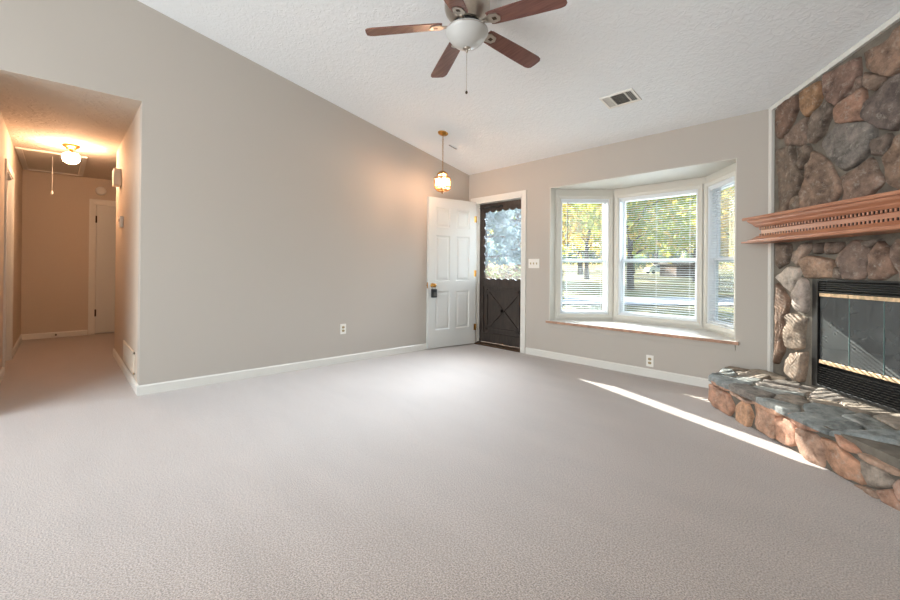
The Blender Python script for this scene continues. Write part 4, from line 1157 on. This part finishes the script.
for k in range(5): mb.box((-.085, -.0665, -.07 + k * .03), (.085, -.0645, -.058 + k * .03))
mb.build('grille', 'baywhite', o)
o = empty('thermostat', (-5.72, HY, 1.555), 'small white thermostat on the hallway right wall', 'thermostat')
mb = MB(); mb.box((-.055, -.032, -.055), (.055, 0, .06)); mb.build('body', 'plastic', o, .005)
mb = MB(); mb.box((-.035, -.034, .005), (.035, -.031, .035)); mb.build('display', 'darkgrey', o)
o = empty('smoke_detector', (BW, .474, 2.274), 'round white smoke detector above the hallway end door', 'smoke detector')
mb = MB(); mb.lathe([(0, .034), (.045, .033), (.062, .024), (.068, .008), (.068, 0), (0, 0)], None, 28); mb.bm.transform(Matrix.Rotation(R(90), 4, 'Y')); mb.build('housing', 'plastic', o)
o = empty('door_stop', (BW + BT, -.03, .045), 'small dark door stop on the hallway end baseboard', 'door stop')
mb = MB(); mb.lathe([(0, 0), (.012, 0), (.008, .006), (.006, .05), (.010, .052), (.010, .066), (0, .068)], None, 10); mb.bm.transform(Matrix.Rotation(R(90), 4, 'Y')); mb.build('spring', 'bronze', o)

# ------------------------------------------------------------------ outside
GX = lambda D, L: Vector((fwd.x * D + rt.x * L, fwd.y * D + rt.y * L, 0))


def gz(x, y):
    D = x * fwd.x + y * fwd.y
    t = min(max((D - 26) / 50, 0), 1); t = t * t * (3 - 2 * t)
    near = min(max((D - 5.5) / 6, 0), 1)
    return -.28 - .22 * near + t * 1.0 + max(0, D - 76) * .02


M['lawn'] = mat('autumn_lawn', (116, 128, 88), 0.95, c2=(140, 124, 98), vscale=.35, detail=8, spec=.1)
M['road'] = mat('pale_asphalt_road', (176, 181, 190), 0.85, var=.08, vscale=1)
M['leafgreen'] = translucent('yellow_green_leaves', (168, 178, 78), .55)
M['leafyellow'] = translucent('golden_leaves', (214, 188, 92), .55)
M['leafdark'] = translucent('blue_green_needles', (132, 154, 158), .5)
M['leafpale'] = translucent('pale_green_leaves', (160, 178, 124), .55)
M['drystem'] = mat('dry_tan_stems', (150, 126, 100), .9, var=.2, vscale=9)
M['bark'] = mat('grey_brown_bark', (84, 72, 62), .9, var=.2, vscale=6)
M['carpaint'] = mat('white_car_paint', (226, 228, 232), .25)
M['carglass'] = mat('dark_car_glass', (30, 34, 40), .1)
M['tyre'] = mat('black_rubber', (26, 26, 28), .8)
M['brick'] = mat('brown_siding', (98, 80, 68), .85, var=.12, vscale=3)
M['shingle'] = mat('grey_shingles', (92, 88, 84), .9, var=.15, vscale=6)

mb = MB(); N = 46
grid = {}
for i in range(N + 1):
    for j in range(N + 1):
        D = 5.0 + 135 * (j / N) ** 1.6; L_ = -120 + 220 * i / N
        p = GX(D, L_)
        if p.y < 5.3: p.y = 5.3
        grid[i, j] = mb.bm.verts.new((p.x, p.y, gz(p.x, p.y)))
for i in range(N):
    for j in range(N):
        f = mb.face([grid[i, j], grid[i + 1, j], grid[i + 1, j + 1], grid[i, j + 1]], 'lawn')
        if f: f.smooth = True
bmesh.ops.remove_doubles(mb.bm, verts=mb.bm.verts[:], dist=1e-4)
tag(mb.build('lawn_ground', 'lawn'), 'autumn lawn sloping away outside the bay window', 'lawn', kind='structure')
mb = MB(); prev = None
for k in range(61):
    L_ = -90 + 150 * k / 60; a = GX(18.8 + .02 * L_, L_); b = GX(24.2 + .02 * L_, L_)
    a.z = gz(a.x, a.y) + .05; b.z = gz(b.x, b.y) + .05
    cur = (mb.bm.verts.new(a), mb.bm.verts.new(b))
    if prev: mb.face([prev[0], cur[0], cur[1], prev[1]], 'road')
    prev = cur
tag(mb.build('road', 'road'), 'pale asphalt street crossing beyond the front lawn', 'road', kind='structure')
mb = MB(); mb.box((LW - .6, WW + T, -.30), (-2.95, WW + T + 1.5, -.04)); tag(mb.build('porch_step', 'mortar'), 'grey concrete stoop outside the entry door', 'step', kind='structure')


def tree_meshes(kind, seed, h, crown_r, crown_z, leaves, lm, lsize, conifer=False):
    r = random.Random(seed); tr = MB()
    top = h * .8
    pts = [Vector((r.uniform(-.03, .03) * h * k / 5, r.uniform(-.03, .03) * h * k / 5, top * k / 5)) for k in range(6)]; pts[0] = Vector((0, 0, -.3))
    tr.tube(pts, [h * .028, h * .021, h * .017, h * .013, h * .009, h * .004], 'bark', 8)
    blobs = []
    nb = 16
    for k in range(nb):
        t = .30 + .65 * k / nb; base = pts[0].lerp(pts[-1], t); a = k * 2.4 + r.uniform(-.3, .3)
        ln = crown_r * ((1.15 - t) * 1.0 if conifer else (1 - abs(t - .55) * 1.0)) * r.uniform(.7, 1.0)
        tip = base + Vector((math.cos(a) * ln, math.sin(a) * ln, ln * (.05 if conifer else .55)))
        tr.tube([base, base.lerp(tip, .5) + Vector((0, 0, ln * .05)), tip], [h * .008, h * .005, h * .002], 'bark', 5)
        for q in (.55, .8, 1.0): blobs.append((base.lerp(tip, q), crown_r * (.26 if conifer else .34) * r.uniform(.8, 1.2)))
    for k in range(6): blobs.append((pts[-1] + Vector((r.uniform(-1, 1), r.uniform(-1, 1), r.uniform(-.6, .8))) * crown_r * (.15 if conifer else .4), crown_r * (.15 if conifer else .32)))
    lf = MB()
    for k in range(leaves):
        c, rad = r.choice(blobs); v = Vector((r.gauss(0, 1), r.gauss(0, 1), r.gauss(0, .7))).normalized() * rad * r.random() ** .45
        p = c + v; a = Vector((r.gauss(0, 1), r.gauss(0, 1), r.gauss(0, 1))).normalized(); b = a.orthogonal().normalized(); s_ = lsize * r.uniform(.6, 1.3)
        b = Matrix.Rotation(r.uniform(0, 6.28), 3, a) @ b; c_ = a.cross(b)
        mm = lm[0] if r.random() < .75 else lm[1]
        lf.face([lf.bm.verts.new(q) for q in (p - b * s_, p + c_ * s_ * .55, p + b * s_, p - c_ * s_ * .55)], mm)
    return tr, lf


def make_tree(name, label, cat, group, *args, **kw):
    o = empty(name, (0, 0, 0), label, cat, group)
    tr, lf = tree_meshes(*args, **kw)
    tr.build('trunk', 'bark', o); f = lf.build('foliage', None, o)
    return o


def put(o, D, L, rz=0, sc=1.0, dz=0.0):
    p = GX(D, L); o.location = (p.x, p.y, gz(p.x, p.y) + dz); o.rotation_euler = (0, 0, rz); o.scale = (sc, sc, sc); return o


G1 = 'roadside trees across the street'
protoA = make_tree('tree', 'x', 'tree', G1, 'a', 3, 13, 5.6, 6, 4200, ('leafgreen', 'leafyellow'), .30)
protoB = make_tree('tree', 'x', 'tree', G1, 'b', 8, 12, 5.0, 6, 3600, ('leafyellow', 'leafgreen'), .28)
protoC = make_tree('tree', 'x', 'tree', G1, 'c', 15, 14, 5.5, 6, 3600, ('leafpale', 'leafgreen'), .30)
protoD = make_tree('conifer_tree', 'x', 'tree', 'dark conifers', 'd', 21, 11, 3.4, 5, 2600, ('leafdark', 'leafdark'), .22, conifer=True)
# px at which each trunk stands in the picture is left to its own distance along the street
row = [(protoA, 34, 14.6, 0, .92, 'tall yellow-green tree filling the middle bay window'), (protoA, 47, 27.5, 2.7, 1.0, 'yellow-green tree at the right side of the middle bay window'),
       (protoB, 50, 16.3, 1.1, 1.0, 'golden tree seen in the left bay window'), (protoC, 62, 36.5, 2.0, 1.1, 'pale green tree behind the brown outbuilding'),
       (protoC, 66, 20.5, 4.4, 1.2, 'pale green tree seen behind the golden tree in the left bay window'), (protoA, 78, 34.0, 5.0, 1.0, 'distant yellow-green tree left of the parked car'),
       (protoC, 94, 46.0, .6, 1.4, 'farthest pale green tree behind the parked white car'), (protoB, 37, 25.5, 1.9, .8, 'golden tree seen in the right bay window'),
       (protoA, 58, 49.0, 3.9, 1.1, 'yellow-green tree seen at the far right of the bay'), (protoC, 40, 7.0, 1.4, .72, 'pale green tree at the right of the storm door glass'),
       (protoA, 56, 4.5, 2.2, 1.1, 'yellow-green tree far behind the conifer'), (protoC, 92, 20.0, 2.9, 1.0, 'distant pale green tree between the two side windows'), (protoC, 90, 64.0, 3.9, 1.4, 'distant pale green tree beyond the right bay window')]
used = set()
for (p, D, L_, rz, sc, lab) in row:
    o = p if id(p) not in used else copy_tree(p); used.add(id(p)); put(o, D, L_, rz, sc); o['label'] = lab
for k, (D, L_, rz, sc, lab) in enumerate([(19, 1.55, .4, .85, 'blue-green conifer seen through the storm door glass'), (27, 4.4, 2.1, 1.0, 'second blue-green conifer farther behind the storm door')]):
    o = protoD if k == 0 else copy_tree(protoD); put(o, D, L_, rz, sc); o['label'] = lab

# shrubs
def make_shrub(name, label, seed, w_, h_, n, lm, ls, stems):
    r = random.Random(seed); o = empty(name, (0, 0, 0), label, 'shrub'); st = MB(); lf = MB()
    for k in range(stems):
        a = r.uniform(0, 6.28); q = r.random() ** .5 * w_; p1 = Vector((math.cos(a) * q, math.sin(a) * q, h_ * r.uniform(.8, 1.05))); p0 = p1 * .25; p0.z = 0
        st.tube([p0, p0.lerp(p1, .5) + Vector((r.uniform(-.04, .04), r.uniform(-.04, .04), .03)), p1], [.007, .005, .003], 'drystem', 4)
    st.build('stems', 'drystem', o)
    for k in range(n):
        a = r.uniform(0, 6.28); q = r.random() ** .5 * w_; z_ = h_ * (.25 + .78 * r.random() ** .6); p = Vector((math.cos(a) * q, math.sin(a) * q, z_))
        a_ = Vector((r.gauss(0, 1), r.gauss(0, 1), r.gauss(0, 1))).normalized(); b = a_.orthogonal().normalized(); b = Matrix.Rotation(r.uniform(0, 6.28), 3, a_) @ b; c_ = a_.cross(b); s_ = ls * r.uniform(.6, 1.3)
        lf.face([lf.bm.verts.new(v) for v in (p - b * s_, p + c_ * s_ * .5, p + b * s_, p - c_ * s_ * .5)], lm[0] if r.random() < .6 else lm[1])
    lf.build('foliage', None, o)
    return o


sh = make_shrub('hydrangea_shrub', 'dry tan leafless shrub outside the lower storm door glass', 5, .62, 1.5, 1500, ('drystem', 'leafpale'), .035, 150); put(sh, 8.3, 1.05)
sh = make_shrub('hydrangea_shrub', 'tan and green shrub beside the dry one outside the storm door', 6, .50, 1.42, 1500, ('drystem', 'leafgreen'), .035, 120); put(sh, 9.1, 1.95)
hg = make_shrub('hedge_bush', 'dark green bush left of the parked white car', 7, 2.6, 3.0, 2600, ('leafdark', 'leafpale'), .16, 60); put(hg, 66, 28.0)
rr2 = random.Random(4); hp2 = make_shrub('hedge_bush', 'x', 12, 2.9, 5.4, 1900, ('leafdark', 'leafgreen'), .34, 40); k = 0
HL2 = ['left of the conifer', 'behind the conifer', 'behind the storm door glass', 'at the left edge of the left bay window', 'in the middle of the left bay window', 'at the right of the left bay window', 'left of the middle bay window', 'behind the parked car', 'right behind the outbuilding',
       'at the right side of the middle bay window', 'left in the right bay window', 'in the right bay window', 'at the far right of the bay', 'beyond the far right of the bay']
for k, lab in enumerate(HL2):
    o = hp2 if k == 0 else copy_tree(hp2); put(o, 104 + rr2.uniform(-3, 3), 4 + k * 6.4, rr2.uniform(0, 6), rr2.uniform(.92, 1.05)); o['label'] = 'distant bushy hedge shrub ' + lab; o['group'] = 'distant hedge line'

# parked car
cp = GX(78, 38.6)
car = empty('parked_car', (cp.x, cp.y, gz(cp.x, cp.y)), 'white estate car parked beyond the lawn in the middle bay window', 'car', rz=yaw + R(8))
mb = MB(); prof = [(-2.3, .35), (-2.32, .8), (-2.2, 1.02), (-1.2, 1.10), (-.6, 1.12), (1.9, 1.14), (2.25, 1.0), (2.32, .6), (2.28, .35)]
mb.prism([Vector((x, -.9, z)) for x, z in prof], (0, 1.8, 0)); mb.build('body', 'carpaint', car, .06)
mb = MB(); lo = [(-1.25, 1.08), (2.15, 1.10)]; hi = [(-.45, 1.62), (1.75, 1.64)]
mb.hexa([Vector(p) for p in ((-1.25, -.86, 1.08), (2.15, -.86, 1.1), (2.15, .86, 1.1), (-1.25, .86, 1.08), (-.45, -.68, 1.6), (1.8, -.68, 1.62), (1.8, .68, 1.62), (-.45, .68, 1.6))]); mb.build('cabin_glass', 'carglass', car, .03)
mb = MB(); mb.box((-.5, -.7, 1.6), (1.85, .7, 1.68))
for x_ in (.15, 1.1): mb.hexa([Vector(p) for p in ((x_, -.875, 1.08), (x_ + .09, -.875, 1.08), (x_ + .09, .875, 1.08), (x_, .875, 1.08), (x_, -.69, 1.62), (x_ + .09, -.69, 1.62), (x_ + .09, .69, 1.62), (x_, .69, 1.62))])
mb.build('roof', 'carpaint', car, .02)
for x_ in (-1.45, 1.45):
    for y_ in (-.82, .82):
        mb = MB(); mb.lathe([(0, -.1), (.18, -.1), (.32, -.09), (.33, 0), (.32, .09), (.18, .1), (0, .1)], None, 20); mb.bm.transform(Matrix.Translation((x_, y_, .33)) @ Matrix.Rotation(R(90), 4, 'X')); mb.build('wheel', 'tyre', car)

# low outbuilding
hp_ = GX(60, 33.4)
hb = empty('outbuilding', (hp_.x, hp_.y, gz(hp_.x, hp_.y)), 'low brown outbuilding right of the parked car beyond the lawn', 'building', rz=yaw)
mb = MB(); mb.box((-2.3, -2.3, -.6), (2.5, 2.3, 1.75)); mb.build('walls', 'brick', hb)
mb = MB(); mb.prism([Vector((-2.6, -2.7, 1.75)), Vector((-2.6, 2.7, 1.75)), Vector((-2.6, 0, 2.7))], (5.4, 0, 0)); mb.build('roof', 'shingle', hb)
